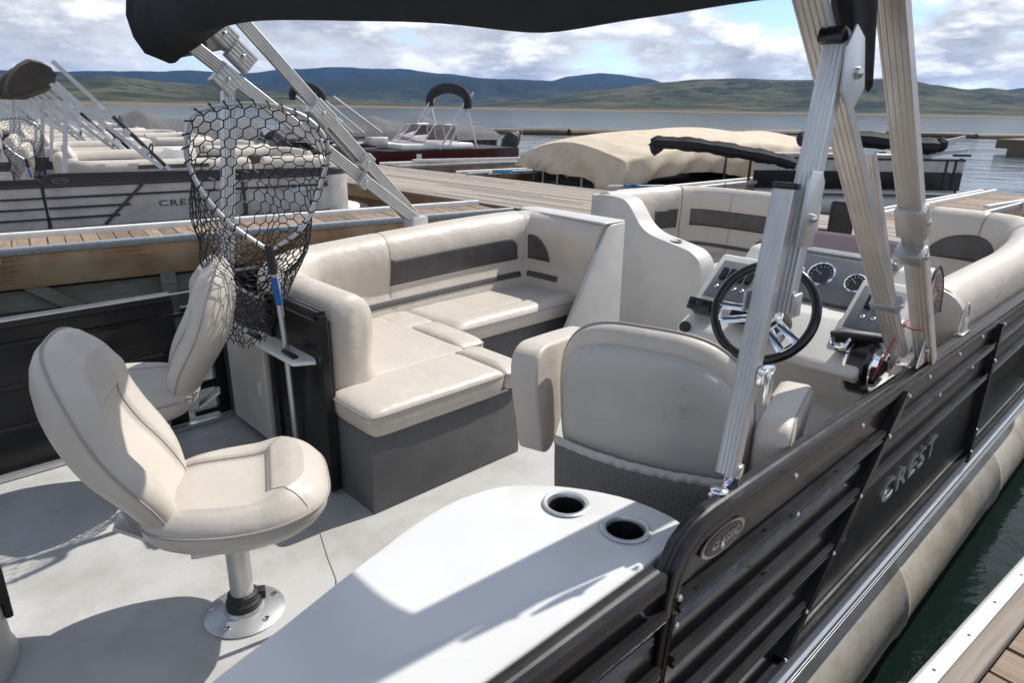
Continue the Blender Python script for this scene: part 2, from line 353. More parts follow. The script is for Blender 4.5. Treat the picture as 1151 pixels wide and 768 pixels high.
def build_hull(root, off, style, detail=True):
    """style: dict rail, panel, band, letters materials"""
    rail, panel, band = style['rail'], style['panel'], style['band']
    B = lambda mb, nm, m, par=root, **k: mb.build(nm, m, par, off=off, **k)
    st, pt, pt2 = fence_paths()
    # deck + rub rail
    dk = MB(); rc = .5
    out = [(-1.6, YS - .01), (BOW - rc, YS - .01)] + [(p.x, p.y) for p in arc((BOW + .06 - rc, YS + rc - .01), rc, -math.pi / 2, 0, 8)[1:]] + [(p.x, p.y) for p in arc((BOW + .06 - rc, YP - rc + .01), rc, 0, math.pi / 2, 8)] + [(-1.6, YP + .01)]
    dk.prism(out, -.045, 0); B(dk, 'deck', style['deck'])
    rr = MB(); pth = [V((x, y, -.06)) for x, y in out]
    prof = [(-.004, -.055), (.012, -.055), (.014, -.04), (.020, -.038), (.022, -.022), (.015, -.019), (.022, -.016), (.023, -.001), (.016, .002), (.023, .005), (.022, .022), (.014, .030), (.004, .055), (-.004, .055)]
    rr.sweep([V((-1.6, YS - .012, -.06))] + [p + V((0, -.002, 0)) for p in pth[1:]], prof)
    B(rr, 'rub_rail', M['alu'], ang=20)
    # pontoons
    for y, s in ((YS + .235, 1), (YP - .235, -1)):
        p = MB()
        prof = [(.02, -1.75), (.2, -1.72), (.30, -1.62)]
        x = -1.6
        while x < 4.3:
            prof += [(.31, x), (.31, x + .01)]; x += 1.45
            prof += [(.31, x - .03), (.317, x - .02), (.317, x), (.31, x + .01)]
        prof += [(.31, x), (.27, x + .35), (.16, x + .75), (.02, x + .95)]
        p.lathe(prof, c=(0, y, -.43), n=40, M=Matrix(((0, 0, 1), (0, 1, 0), (-1, 0, 0))))
        # top bracket
        p.box((1.5, y, -.085), (6.0, .09, .07))
        B(p, 'pontoon', M['pontoon'])
    # fences ------------------------------------------------
    def sheet(mb, path, z0, z1, t=.010):
        tz = z1 if callable(z1) else (lambda x: z1)
        n = len(path); vs = []
        for i, p in enumerate(path):
            tt = (path[min(i + 1, n - 1)] - path[max(i - 1, 0)]).normalized(); S = tt.cross(V((0, 0, 1))) * t / 2
            vs += [(p.x + S.x, p.y + S.y, z0), (p.x - S.x, p.y - S.y, z0), (p.x + S.x, p.y + S.y, tz(p.x)), (p.x - S.x, p.y - S.y, tz(p.x))]
        fs = []
        for i in range(n - 1):
            a, b = i * 4, i * 4 + 4
            fs += [(a, b, b + 2, a + 2), (a + 1, a + 3, b + 3, b + 1), (a + 2, b + 2, b + 3, a + 3), (a, a + 1, b + 1, b)]
        fs += [(0, 2, 3, 1), (n * 4 - 4, n * 4 - 3, n * 4 - 1, n * 4 - 2)]
        mb.add(vs, fs)
    for side, y, sg in (('starboard', YS, -1), ('port', YP, 1)):
        pn = MB(); bd = MB()
        sp = st if side == 'starboard' else None
        # lower aft section
        sheet(pn, [V((-1.55, y, 0)), V((.97, y, 0))], .015, .56); sheet(bd, [V((-1.55, y, 0)), V((.97, y, 0))], .562, .65)
        if sp:
            sheet(pn, [V((1.0, y, 0)), *sp[1:]], .015, .57); sheet(bd, [V((1.0, y, 0)), V((1.14, y, 0)), *sp[1:]], .572, lambda x: min(topz(x) - .01, .66 + (x - 1.0) * .35 if x < 1.14 else 9))
        else:
            for q in (pt, pt2): sheet(pn, q, .015, .57); sheet(bd, q, .572, lambda x: topz(x) - .01)
        # corrugation ribs pressed in the lower panel of the aft triangle
        B(pn, 'fence_panel', panel); B(bd, 'fence_band', band)
        if detail and side == 'starboard':
            kr = MB()
            for z in (.028, .046, .064): kr.sweep([V((1.62, y - .008, z)), V((BOW - .45, y - .008, z))], [(-.002, -.007), (.004, -.004), (.005, 0), (.004, .004), (-.002, .007)], side=(0, -1, 0))
            for z in (.500, .512): kr.sweep([V((1.02, y - .007, z)), V((2.0, y - .007, z))], [(-.002, -.005), (.003, 0), (-.002, .005)], side=(0, -1, 0))
            for z, xe in ((.50, -0), (.512, 0), (.37, 0), (.24, 0)): kr.sweep([V((-1.5, y - .007, z)), V((.96, y - .007, z))], [(-.002, -.005), (.003, 0), (-.002, .005)], side=(0, -1, 0))
            split_build(kr, 'kick_ridge', M['ridge'], root, off=off)
        # rails
        tr = MB()
        # top rail: along top with arc down
        low = [V((-1.55, y, .652)), V((.962, y, .652))]
        tr.sweep(low, ribbox(.044, .038), side=(0, sg, 0))
        if sp:
            a = [V((.986, y, .02)), V((.986, y, .56)), V((.99, y, .60)), V((1.005, y, .645)), V((1.035, y, .685)), V((1.08, y, .708)), V((1.14, y, .715))]
            a += [V((p.x, p.y, topz(p.x) - .013)) for p in sp[1:]]
            b_ = a[-1].copy(); a += [V((b_.x, b_.y + .0, b_.z - .03)), V((b_.x, b_.y, .02))]
            tr.sweep(a[:-2], ribbox(.046, .040))
            tr.box((BOW, 1.33, .36), (.04, .04, .68))
        else:
            for q in (pt, pt2):
                tr.sweep([V((p.x, p.y, topz(p.x) - .013)) for p in q], ribbox(.046, .040))
                for e in (q[0], q[-1]): tr.box((e.x, e.y, .35), (.04, .04, .66))
        B(tr, 'top_rail', rail, ang=25)
        # horizontal rails on the outside
        hr = MB()
        yo = y + sg * .016
        xm = {.575: 3.4, .435: 3.4, .305: 1.93, .175: 1.79, .04: BOW - .45}
        for z, xe in xm.items():
            if side == 'port': xe = min(xe, 3.28)
            hr.sweep([V((-1.55, yo, z)), V((.965, yo, z))], [(-.012, -.011), (.012, -.013), (.014, -.006), (.009, 0), (.014, .006), (.012, .013), (-.012, .011)], side=(0, sg, 0))
            hr.sweep([V((1.008, yo, z)), V((xe, yo, z))], [(-.012, -.013), (.013, -.015), (.016, -.008), (.010, 0), (.016, .008), (.013, .015), (-.012, .013)], side=(0, sg, 0))
        # posts : diagonal and vertical
        dg = [V((2.235, y + sg * .019, topz(2.2) - .035)), V((1.60, y + sg * .019, .06))]
        if side == 'starboard' or True:
            hr.sweep(dg, [(-.018, -.017), (.018, -.017), (.018, .017), (-.018, .017)], side=(0, sg, 0))
        for x in (3.415,): hr.box((x, y + sg * .012, .34), (.04, .05, .66))
        for x in (-.45,): hr.box((x, y + sg * .010, .32), (.035, .04, .62))
        if side == 'starboard':
            for z in (.575, .435): hr.sweep([V((3.44, yo, z)), V((BOW - .45, yo, z))], [(-.012, -.013), (.013, -.015), (.016, -.008), (.010, 0), (.016, .008), (.013, .015), (-.012, .013)], side=(0, sg, 0))
        (split_build if detail else (lambda q, n_, m_, p_, **k: q.build(n_, m_, p_, **k)))(hr, 'fence_rail', rail, root, off=off, ang=25)
        if side == 'starboard' and detail:
            bl = MB(); rot = Matrix.Rotation(rad(90), 3, 'X')
            pts = [(.986, .615), (.986, .55), (.986, .3), (1.13, .665), (1.45, .70), (1.85, .70), (2.235, .675), (2.42, .69), (2.75, .69), (3.05, .69), (3.415, .665), (3.415, .5), (3.415, .17), (3.415, .06), (2.12, .575), (1.96, .435), (1.82, .305), (1.69, .175), (1.60, .06), (2.6, .575), (3.0, .575), (1.5, .575), (.3, .62), (3.8, .68), (4.2, .68)]
            for x, z in pts: bl.lathe([(.0075, 0), (.0075, .003), (.005, .006), (.001, .0075)], c=(x, y - .037 if z > .02 else y, z), n=14, M=rot)
            split_build(bl, 'screw', M['bolt'], root, off=off)
    # logo letters
    Mx = Matrix(((1, 0, 0), (0, 0, -1), (0, 1, 0))).to_4x4()
    T = Matrix.Translation((2.56, YS - .0085, .285)) @ Mx
    text_mesh('CREST', .115, T, 'logo_letters', style['letters'], root, off, ext=.004, sx=1.55, space=1.18)
    # oval emblem
    ov = MB(); c = V((1.19, YS - .008, .64)); ring = []
    for r0, mi in ((1, 0), (.86, 1)):
        ov.add([c + V((math.cos(a * math.pi / 16) * .088 * r0, -.004 if not mi else -.006, math.sin(a * math.pi / 16) * .033 * r0)) for a in range(32)] + [c + V((math.cos(a * math.pi / 16) * .088 * r0, 0, math.sin(a * math.pi / 16) * .033 * r0)) for a in range(32)],
               [tuple(range(32))] + [(i, (i + 1) % 32, 32 + (i + 1) % 32, 32 + i) for i in range(32)], mi)
    e = B(ov, 'emblem', [M['silver'], M['blackgloss']])
    T = Matrix.Translation((1.19, YS - .0145, .64)) @ Mx
    text_mesh('CLASSIC', .026, T, 'emblem_letters', M['silver'], e, off, ext=.001, shear=.25, sx=1.15)
    return B

style_black = dict(rail=M['black'], panel=M['blackpanel'], band=M['blackpanel'], letters=M['silver'], deck=M['deck'])

boat = thing('pontoon_boat', 'black fenced pontoon boat in the foreground with grey vinyl deck and open rear', 'pontoon boat', (0, YS, 0))
OFF = (0, YS, 0)
build_hull(boat, OFF, style_black)
# inner port liner: ribbed dark panel with bright trim + cleats
ln = MB()
for z in (.20, .38, .56): ln.sweep([V((-1.5, YP - .012, z)), V((1.12, YP - .012, z))], [(-.006, -.012), (.006, -.010), (.006, .010), (-.006, .012)], side=(0, -1, 0))
split_build(ln, 'inner_fence_rail', M['blackpanel'], boat, off=OFF, bevel=.002)
tr = MB(); tr.box((.4, YP - .03, .668), (1.5, .006, .006)); tr.box((-.2, YP - .05, .015), (2.8, .03, .02))
tr.build('rail_trim', M['alu'], boat, off=OFF)
# rail fittings (stainless cleats)
fx = MB()
fx.box((2.95, YS + .01, .715), (.10, .03, .012)); fx.sweep([V((2.90, YS + .015, .72)), V((2.92, YS + .015, .80)), V((2.96, YS + .015, .83)), V((3.0, YS + .015, .80)), V((3.0, YS + .015, .72))], [(-.004, -.004), (.004, -.004), (.004, .004), (-.004, .004)])
fx.build('rail_cleat', M['bolt'], boat, off=OFF, bevel=.002)

# ------------------------------------------------------------------ backrest surface builder
def back_builder(path, prof, hs, zscale=None):
    """path: list of plan points (outer face, tangent so that inside is to the side `hs`), prof list (d,z)."""
    P = [V((p[0], p[1], 0)) for p in path]
    Ls = [0]
    for i in range(1, len(P)): Ls.append(Ls[-1] + (P[i] - P[i - 1]).length)
    tot = Ls[-1]
    Lp = [0]
    pv = [V((a, b)) for a, b in prof]
    for i in range(1, len(pv)): Lp.append(Lp[-1] + (pv[i] - pv[i - 1]).length)
    def at(arr, Ls_, s):
        s = max(0, min(Ls_[-1], s))
        for i in range(1, len(arr)):
            if s <= Ls_[i] + 1e-9:
                u = (s - Ls_[i - 1]) / max(1e-9, Ls_[i] - Ls_[i - 1]); return arr[i - 1].lerp(arr[i], u), i
        return arr[-1], len(arr) - 1
    def S(s, t, push=0.):
        s *= tot; t *= Lp[-1]
        p, i = at(P, Ls, s); a, _ = at(P, Ls, s - .04); b, _ = at(P, Ls, s + .04)
        tg = (b - a).normalized(); nin = V((-tg.y, tg.x, 0)) * hs
        q, _ = at(pv, Lp, t); qa, _ = at(pv, Lp, t - .01); qb, _ = at(pv, Lp, t + .01); dq = (qb - qa)
        if dq.length > 1e-6: dq.normalize()
        nn = V((dq.y, -dq.x)) if False else V((-dq.y, dq.x))
        k = zscale(s / tot) if zscale else 1
        return V((p.x, p.y, 0)) + nin * (q.x + nn.x * push) + V((0, 0, (q.y + nn.y * push) * k))
    return S, tot, Lp[-1]
def catmull(pts, k=6):
    P = [V((*p, 0)) if len(p) == 2 else V(p) for p in pts]; out = []
    for i in range(len(P) - 1):
        p0, p1, p2, p3 = P[max(i - 1, 0)], P[i], P[i + 1], P[min(i + 2, len(P) - 1)]
        for j in range(k):
            t = j / k; out.append(.5 * ((2 * p1) + (p2 - p0) * t + (2 * p0 - 5 * p1 + 4 * p2 - p3) * t * t + (3 * p1 - p0 - 3 * p2 + p3) * t ** 3))
    out.append(P[-1]); return [tuple(p[:2]) if len(pts[0]) == 2 else p for p in out]

def backrest(path, prof, hs, root, off, inlays, seams=(), zscale=None, ends=(1, 1), nu=150, pleats=(), matv=None):
    S, ls, lp = back_builder(path, prof, hs, zscale)
    mb = MB(); nv = 46
    def f(u, v):
        # rounded ends: inset the profile near ends
        e = 1
        du = min(u * ls if ends[0] else 9, (1 - u) * ls if ends[1] else 9)
        p = S(u, v)
        if du < .05:
            k = 1 - math.sqrt(max(0, 1 - (1 - du / .05) ** 2)); c = S(u, .5); base = V((p.x, p.y, 0))
            mid = S(u, .0).lerp(S(u, 1.), .5); mid.z = max(p.z * .9, .3)
            p = p.lerp(V((lerp(mid.x, p.x, .3), lerp(mid.y, p.y, .3), p.z * .93)), k * .85)
        for s0 in seams:   # pinched seams
            dd = abs(u * ls - s0); p = S(u, v, -.008 * math.exp(-(dd / .008) ** 2)) if dd < .03 and du > .05 else p
        for s0, s1 in pleats:
            pass
        return p
    mb.grid(f, nu, nv)
    n0 = len(mb.v)
    # end caps
    for u in (0, 1):
        ring = [f(u, j / (nv - 1)) for j in range(nv)]; c = sum(ring, V()) / nv
        mb.add(ring + [c], [(j, j + 1, nv) for j in range(nv - 1)] + [(nv - 1, 0, nv)])
    b = mb.build('backrest', matv or M['vinyl'], root, off=off, ang=50)
    ztop_t = max(range(200), key=lambda k: S(.5, k / 199).z) / 199
    def tz(z):
        k_ = zscale(.5) if zscale else 1
        return min((lerp(ztop_t, 1, k / 300) for k in range(301)), key=lambda t_: abs(S(.5, t_).z / k_ - z))
    for i, (s0, s1, z0_, z1_, shp) in enumerate(inlays):
        t0, t1 = tz(z1_), tz(z0_)
        if 'A' in shp or 'L' in shp or 'R' in shp: pass
        im = MB()
        def g(u, v):
            s_ = lerp(s0, s1, u) / ls
            lo, hi = t0, t1
            if 'L' in shp: w = min(1, u * (s1 - s0) / .12); w = math.sqrt(max(0, 1 - (1 - w) ** 2)); hi_, lo_ = hi, lo; lo = lerp(hi, lo, w) if 'd' not in shp else lo; 
            if 'L' in shp and 'd' in shp: hi = lerp(t0, t1, w)
            if 'R' in shp: w = min(1, (1 - u) * (s1 - s0) / .12); w = math.sqrt(max(0, 1 - (1 - w) ** 2)); lo = lerp(hi, lo, w) if 'd' not in shp else lo
            if 'R' in shp and 'd' in shp: hi = lerp(lo, hi, w)
            if 'A' in shp: w = math.sqrt(max(0, 1 - (2 * u - 1) ** 2)); hi = lerp(t1, lerp(t1, t0, 1), 0); lo = lerp(t1, t0, w)
            return S(s_, lerp(lo, hi, v), .0025)
        im.grid(g, 40, 8)
        im.build('dark_inlay', M['darkvinyl'], b, off=off, thick=.004)
    sm_ = MB()
    for s0 in seams: sm_.tube([S(s0 / ls, .2 + .7 * k / 30, -.003) for k in range(31)], .0022, 5)
    if seams: split_build(sm_, 'seam', M['seam'], b, off=off)
    return S, ls, b

def seatpad(root, off, x0, x1, y0, y1, z0=.325, z1=.435, name='seat_cushion', n=14, crown=.007, disp=None, m=None):
    mb, seam = cushion(x0, x1, y0, y1, z0, z1, n=n, crown=crown, disp=disp)
    o = mb.build(name, m or M['vinyl'], root, off=off, ang=60)
    s_ = MB(); s_.tube([p + V((0, 0, (z1 - z0) * .03)) for p in seam], .0028, 5, closed=True)
    s_.build('piping', M['seam'], o, off=off)
    return o

# ------------------------------------------------------------------ port couch
c1 = thing('lounge_couch', 'cream vinyl U-shaped couch along the far fence with charcoal inlays', 'couch', (1.2, 2.0, 0)); o1 = (1.2, 2.0, 0)
path = [(1.215, 2.26)] + catmull([(1.215, 2.32), (1.215, 2.6), (1.225, 2.85), (1.30, 3.08), (1.50, 3.23), (1.75, 3.262), (2.2, 3.262), (2.8, 3.262), (3.05, 3.25), (3.21, 3.17), (3.26, 3.0), (3.265, 2.7), (3.265, 2.50)], 6)
prof = catmull([(.0, .06), (.0, .5), (.0, .74), (.02, .80), (.06, .828), (.12, .832), (.175, .80), (.205, .74), (.205, .68), (.195, .60), (.185, .54), (.195, .50), (.215, .46), (.225, .40), (.225, .36)], 5)
backrest(path, prof, -1, c1, o1,
         [(1.62, 2.60, .56, .70, 'R'), (1.0, 2.62, .455, .485, ''), (2.80, 3.13, .56, .71, 'A'), (2.72, 3.22, .455, .485, '')],
         seams=(.42, 1.62, 2.68), zscale=lambda s: lerp(.965, 1.055, sm(.1, .75, s)), ends=(1, 0), nu=190)
# white shell panel behind the forward backrest with its end cap
sh = MB()
sh.prism([(2.83, .02), (2.80, .30), (2.86, .40), (3.13, .845), (3.16, .865), (3.29, .872), (3.30, .02)], 2.47, 2.499, 'y')
sh.box((3.288, 2.87, .44), (.02, .74, .86)); 
sh.prism([(3.10, 2.475), (3.295, 2.475), (3.295, 3.20), (3.22, 3.27), (3.14, 3.2)], .868, .882, 'z')
sh.build('end_shell', M['plastic'], c1, off=o1, bevel=.008, seg=3)
# aft shell panel behind near backrest
sh = MB(); sh.box((1.203, 2.5, .37), (.016, .5, .72)); sh.build('rear_shell', M['black'], c1, off=o1, bevel=.004)
# base
bs = MB()
bs.box((1.592, 2.15, .165), (.775, .29, .33)); bs.build('base', M['basevinyl'], c1, off=o1, bevel=.006)
bs = MB(); bs.box((1.65, 2.66, .165), (.8, .72, .32)); bs.box((2.64, 2.93, .165), (1.16, .56, .315)); split_build(bs, 'base', M['basevinyl'], c1, off=o1, bevel=.006)
hg = MB(); hg.box((1.75, 2.001, .333), (.30, .004, .012)); hg.build('hinge', M['alu'], c1, off=o1)
wr = lambda sd, a=.004: (lambda x, y: a * noise.noise(V((x * 6, y * 6, sd))) + a * .6 * noise.noise(V((x * 16, y * 13, sd + 3))))
seatpad(c1, o1, 1.195, 1.885, 1.985, 2.325, disp=wr(1))
seatpad(c1, o1, 1.872, 2.02, 1.985, 2.36, z1=.432, disp=wr(2), n=8)
seatpad(c1, o1, 1.36, 1.965, 2.325, 3.16, z1=.42, disp=wr(3), n=14)
seatpad(c1, o1, 1.93, 2.10, 2.365, 2.80, z1=.435, disp=wr(4), n=7)
seatpad(c1, o1, 1.90, 2.12, 2.78, 3.16, z1=.42, disp=wr(14))
seatpad(c1, o1, 2.10, 3.12, 2.60, 3.16, z1=.425, n=14, disp=lambda x, y: -.008 * math.exp(-((y + .13) / .007) ** 2) + .012 * sm(-.13, -.17, y) + wr(5)(x, y))

# storage panel with white door and shelf at couch rear
cb = thing('storage_gate', 'black framed side gate panel with white door beside the couch end', 'gate panel', (1.19, 2.7, 0)); oc = (1.19, 2.7, 0)
g = MB(); g.box((1.175, 2.46, .37), (.02, .42, .70)); g.build('panel', M['blackpanel'], cb, off=oc)
g = MB()
for a, b in (((1.172, 2.25, .02), (1.172, 2.25, .755)), ((1.172, 2.68, .02), (1.172, 2.68, .755))): g.sweep([V(a), V(b)], ribbox(.035, .035), side=(0, 1, 0))
g.sweep([V((1.172, 2.25, .755)), V((1.172, 2.68, .755))], ribbox(.035, .035), side=(1, 0, 0))
g.sweep([V((1.172, 2.25, .03)), V((1.172, 2.68, .03))], ribbox(.03, .03), side=(1, 0, 0))
g.build('frame', M['black'], cb, off=oc, ang=25)
g = MB(); g.box((1.155, 2.94, .30), (.035, .40, .50)); d_ = g.build('door', M['plastic'], cb, off=oc, bevel=.012, seg=3)
g = MB(); g.box((1.134, 2.80, .30), (.008, .02, .06)); g.build('latch', M['white'], d_, off=oc, bevel=.002)
g = MB(); g.box((1.18, 3.0, .36), (.02, .55, .70)); g.build('rear_board', M['darkvinyl'], cb, off=oc)
st_ = thing('rod_holder_shelf', 'small white shelf with black hinges holding the net handle', 'shelf', (1.16, 2.5, .5)); os_ = (1.16, 2.5, .5)
g = MB(); g.prism([(1.075, 2.32), (1.155, 2.28), (1.20, 2.40), (1.155, 2.80), (1.10, 2.80), (1.07, 2.62)], .555, .572, 'z'); g.build('plate', M['white'], st_, off=os_, bevel=.006, seg=3)
g = MB()
for yy in (2.40, 2.72): g.box((1.105, yy, .578), (.022, .10, .012)); g.lathe([(.007, -.05), (.007, .05)], c=(1.105, yy, .584), n=10, M=Matrix.Rotation(rad(90), 3, 'X'))
split_build(g, 'hinge', M['blackgloss'], st_, off=os_, bevel=.002)

# ------------------------------------------------------------------ swivel fishing chairs
def swivel_chair(label, loc, rz, seath=.285, wr_seed=1):
    t = thing('swivel_chair', label, 'fishing chair', loc, rz, 'swivel fishing chairs on the rear deck')
    p = MB(); p.lathe([(.118, 0), (.12, .006), (.105, .014), (.06, .02), (.055, .03)], n=44); pb = p.build('pedestal_base', M['alu'], t)
    q = MB()
    for a in range(5): q.lathe([(.010, 0), (.010, .004), (.003, .006)], c=(.095 * math.cos(a * 1.257 + .4), .095 * math.sin(a * 1.257 + .4), .014), n=12)
    split_build(q, 'bolt', M['bolt'], pb)
    p = MB(); p.lathe([(.052, .015), (.052, .05), (.046, .055), (.044, .075), (.036, .078)], n=32); p.box((.05, .02, .045), (.03, .03, .03)); p.build('collar', M['rubber'], t, bevel=.002)
    p = MB(); p.lathe([(.034, .05), (.034, seath + .03)], n=32); p.build('pedestal_tube', M['aluw'], t)
    p = MB(); p.box((0, 0, seath + .012), (.22, .2, .02)); p.box((-.26, 0, seath + .07), (.10, .06, .012), Matrix.Rotation(rad(35), 3, 'Y')); p.build('swivel_plate', M['alu'], t, bevel=.003)
    # seat
    TS = .15
    def panel(x, y):
        # U shaped centre insert: x from -.3 to .07, |y|<.125
        dx = .09 - x; dy = .13 - abs(y); inn = min(dx, dy)
        lowr = -.016 * sm(-.003, .009, inn)
        bol = .020 * sm(.05, .16, x) * (1 - sm(.2, .27, x)) + .009 * sm(.1, .18, abs(y))
        cre = -.006 * math.exp(-((inn - .0) / .005) ** 2)
        return lowr + bol + cre - .02 * sm(-.1, -.25, x) + .0025 * noise.noise(V((x * 9, y * 9, wr_seed)))
    mb, seam, ol = pad(.48, .51, TS, n=3.3, rings=60, seg=168, disp=panel, crown=.008, bot=.95, side=.66, wf=lambda a: 1 - .16 * sm(-.1, 1, -a) - .04 * sm(.3, 1, a))
    mb.v = [(x + .025, y, z + seath + .035 + .05 * sm(.0, .26, x) * .3) for x, y, z in mb.v]
    s_ = mb.build('seat', M['vinyl'], t, ang=60)
    z0 = seath + .02
    pp = MB(); pp.tube([p + V((.025, 0, z0 + .018 + .05 * sm(.0, .26, p.x) * .3)) for p in seam], .0036, 6, closed=True)
    from mathutils.bvhtree import BVHTree
    bt = BVHTree.FromPolygons([V(v) for v in mb.v], mb.f)
    def onto(pts, r=.0018):
        q = []
        for x, y in pts:
            h = bt.ray_cast(V((x + .025, y, 1)), V((0, 0, -1)))
            if h[0] is not None: q.append(h[0] + V((0, 0, .0003)))
        if len(q) > 2: pp.tube(q, r, 5)
    onto([(-.19 + .28 * k / 20, -.13) for k in range(21)]); onto([(-.19 + .28 * k / 20, .13) for k in range(21)]); onto([(.09, lerp(-.13, .13, k / 20)) for k in range(21)])
    for s2 in (-1, 1): onto([(lerp(.09, .20, k / 16), s2 * lerp(.13, .205, k / 16)) for k in range(17)])
    pp.build('piping', M['seam'], s_)
    # back
    def bpanel(x, y):
        dy = .115 - abs(y); dx = .10 - x; inn = min(dx, dy)
        return -.016 * sm(-.003, .012, inn) + .022 * sm(.06, .16, x) * (1 - sm(.22, .28, x)) + .009 * sm(.09, .17, abs(y)) - .006 * math.exp(-(inn / .006) ** 2) + .0025 * noise.noise(V((x * 8, y * 8, wr_seed + 9)))
    mb, seam, ol = pad(.455, .615, .125, n=3.3, rings=60, seg=168, disp=bpanel, crown=.006, bot=1.25, side=.60, wf=lambda a: 1 - .22 * sm(-.1, -1, a) - .06 * sm(.2, 1, a))
    Rm = Matrix.Rotation(rad(-73), 4, 'Y')   # local +x -> up, +z -> forward
    # map: pad x (length) -> up ; pad z (thickness) -> forward
    def X(v):
        v = V(v); bend = .05 * (v.x / .29) ** 2 + .035 * math.exp(-((v.x + .15) / .12) ** 2)
        up = V((-math.sin(rad(22)), 0, math.cos(rad(22)))); fw = V((math.cos(rad(22)), 0, math.sin(rad(22))))
        return V((-.30, 0, seath + .345)) + up * v.x + fw * (v.z - .06 + bend * .6 + .05 * (v.y / .24) ** 2) + V((0, v.y, 0))
    bt = BVHTree.FromPolygons([V(v) for v in mb.v], mb.f); lines = []
    for pts in ([(-.24 + .34 * k / 24, -.115) for k in range(25)], [(-.24 + .34 * k / 24, .115) for k in range(25)], [(.10, lerp(-.115, .115, k / 20)) for k in range(21)]):
        q = [bt.ray_cast(V((x, y, 1)), V((0, 0, -1)))[0] for x, y in pts]; lines.append([X(p + V((0, 0, .0003))) for p in q if p is not None])
    mb.v = [tuple(X(v)) for v in mb.v]
    b_ = mb.build('backrest', M['vinyl'], t, ang=60)
    pp = MB(); pp.tube([X(p) for p in seam], .0036, 6, closed=True)
    for q in lines: pp.tube(q, .0018, 5)
    pp.build('piping', M['seam'], b_)
    return t
ch1 = swivel_chair('cream swivel fishing chair on round pedestal nearest the white counter, back turned to the left', (.613, 1.82, 0), rad(-24))
st = MB(); st.sweep([V((.235, -.10, .37)), V((.240, -.10, .30)), V((.255, -.095, .21)), V((.275, -.09, .12)), V((.268, -.09, .05))], [(-.008, -.0015), (.008, -.0015), (.008, .0015), (-.008, .0015)], side=(0, 1, 0))
st.build('strap', M['seam'], ch1)
ch2 = swivel_chair('cream swivel fishing chair beside the landing net, turned away towards the far fence', (.645, 2.80, 0), rad(160), wr_seed=5)

# round livewell at left frame edge
lw = thing('livewell', 'pale round livewell tub with black latch at the left edge of the deck', 'livewell', (-.135, 2.12, 0))
g = MB(); g.lathe([(.205, 0), (.21, .02), (.20, .05), (.19, .40), (.18, .44)], n=48); g.build('tub', M['plastic'], lw)
g = MB(); g.lathe([(.195, .44), (.195, .465), (.17, .475), (.01, .48)], n=48); g.build('lid', M['gelw'], lw)
g = MB(); g.box((.2, -.03, .24), (.03, .05, .11)); g.box((.205, -.03, .16), (.02, .03, .06)); g.build('latch', M['rubber'], lw, bevel=.006)

# ------------------------------------------------------------------ side counter with cup holders
ct = thing('side_counter', 'glossy white stern counter with rounded end and two steel cup holders', 'counter', (.5, .8, 0)); ot = (.5, .8, 0)
zt = .655
oc_ = catmull([(1.150, .655), (1.158, .70), (1.148, .79), (1.11, .88), (1.05, .965), (.975, 1.028), (.90, 1.052), (.82, 1.058), (.70, 1.040), (.52, .992), (.35, .942), (.22, .905), (-.1, .80), (-.6, .70)], 6)
top_poly = [(-.6, .625), (1.10, .625), (1.135, .632)] + oc_
cups = [(1.018, .876), (1.040, .726)]
# top with holes
bm = bmesh.new()
def ringv(pts, z): return [bm.verts.new((x, y, z)) for x, y in pts]
outer = ringv(top_poly, zt); edges = [bm.edges.new((outer[i], outer[(i + 1) % len(outer)])) for i in range(len(outer))]
CR = .044
for cx, cy in cups:
    rv = ringv([(cx + CR * math.cos(a * math.pi / 20), cy + CR * math.sin(a * math.pi / 20)) for a in range(40)], zt)
    edges += [bm.edges.new((rv[i], rv[(i + 1) % 40])) for i in range(40)]
bmesh.ops.triangle_fill(bm, use_beauty=True, edges=edges, use_dissolve=False)
kill = [f for f in bm.faces if any((f.calc_center_median().xy - V(c_)).length < CR * .995 for c_ in cups)]
bmesh.ops.delete(bm, geom=kill, context='FACES_ONLY')
me = D.meshes.new('worktop'); 
ex = bmesh.ops.extrude_face_region(bm, geom=bm.faces[:])
for v in [e for e in ex['geom'] if isinstance(e, bmesh.types.BMVert)]: v.co.z -= .03
bmesh.ops.recalc_face_normals(bm, faces=bm.faces)
es = [e for e in bm.edges if len(e.link_faces) == 2 and e.calc_face_angle(0) > rad(50) and e.verts[0].co.z > zt - .001 and e.verts[1].co.z > zt - .001]
bmesh.ops.bevel(bm, geom=es, offset=.007, segments=3, profile=.5, affect='EDGES', clamp_overlap=True)
bm.to_mesh(me); bm.free()
for v in me.vertices: v.co -= V(ot)
me.polygons.foreach_set('use_smooth', [True] * len(me.polygons)); me.set_sharp_from_angle(angle=rad(30)); me.materials.append(M['gel'])
o = D.objects.new('worktop', me); COL.objects.link(o); o.parent = ct
for cx, cy in cups:
    g = MB(); g.lathe([(.0435, zt), (.053, zt + .001), (.054, zt + .004), (.050, zt + .0065), (.043, zt + .005), (.040, zt - .002), (.038, zt - .085), (.001, zt - .088)], c=(cx, cy, 0), n=48, opn=True)
    h = g.build('cup_holder', M['alu'], ct, off=ot)
    g = MB(); g.lathe([(.0385, zt - .004), (.0365, zt - .012), (.0355, zt - .080), (.001, zt - .083)], c=(cx, cy, 0), n=40, opn=True); g.build('liner', M['blackgloss'], h, off=ot)
g = MB(); bp = [(-.6, .64), (1.02, .64), (1.03, .72), (.98, .86), (.86, .95), (.62, .93), (.3, .84), (-.6, .64)]
g.prism(bp[:-1], 0, zt - .03); g.build('cabinet', M['plastic'], ct, off=ot)

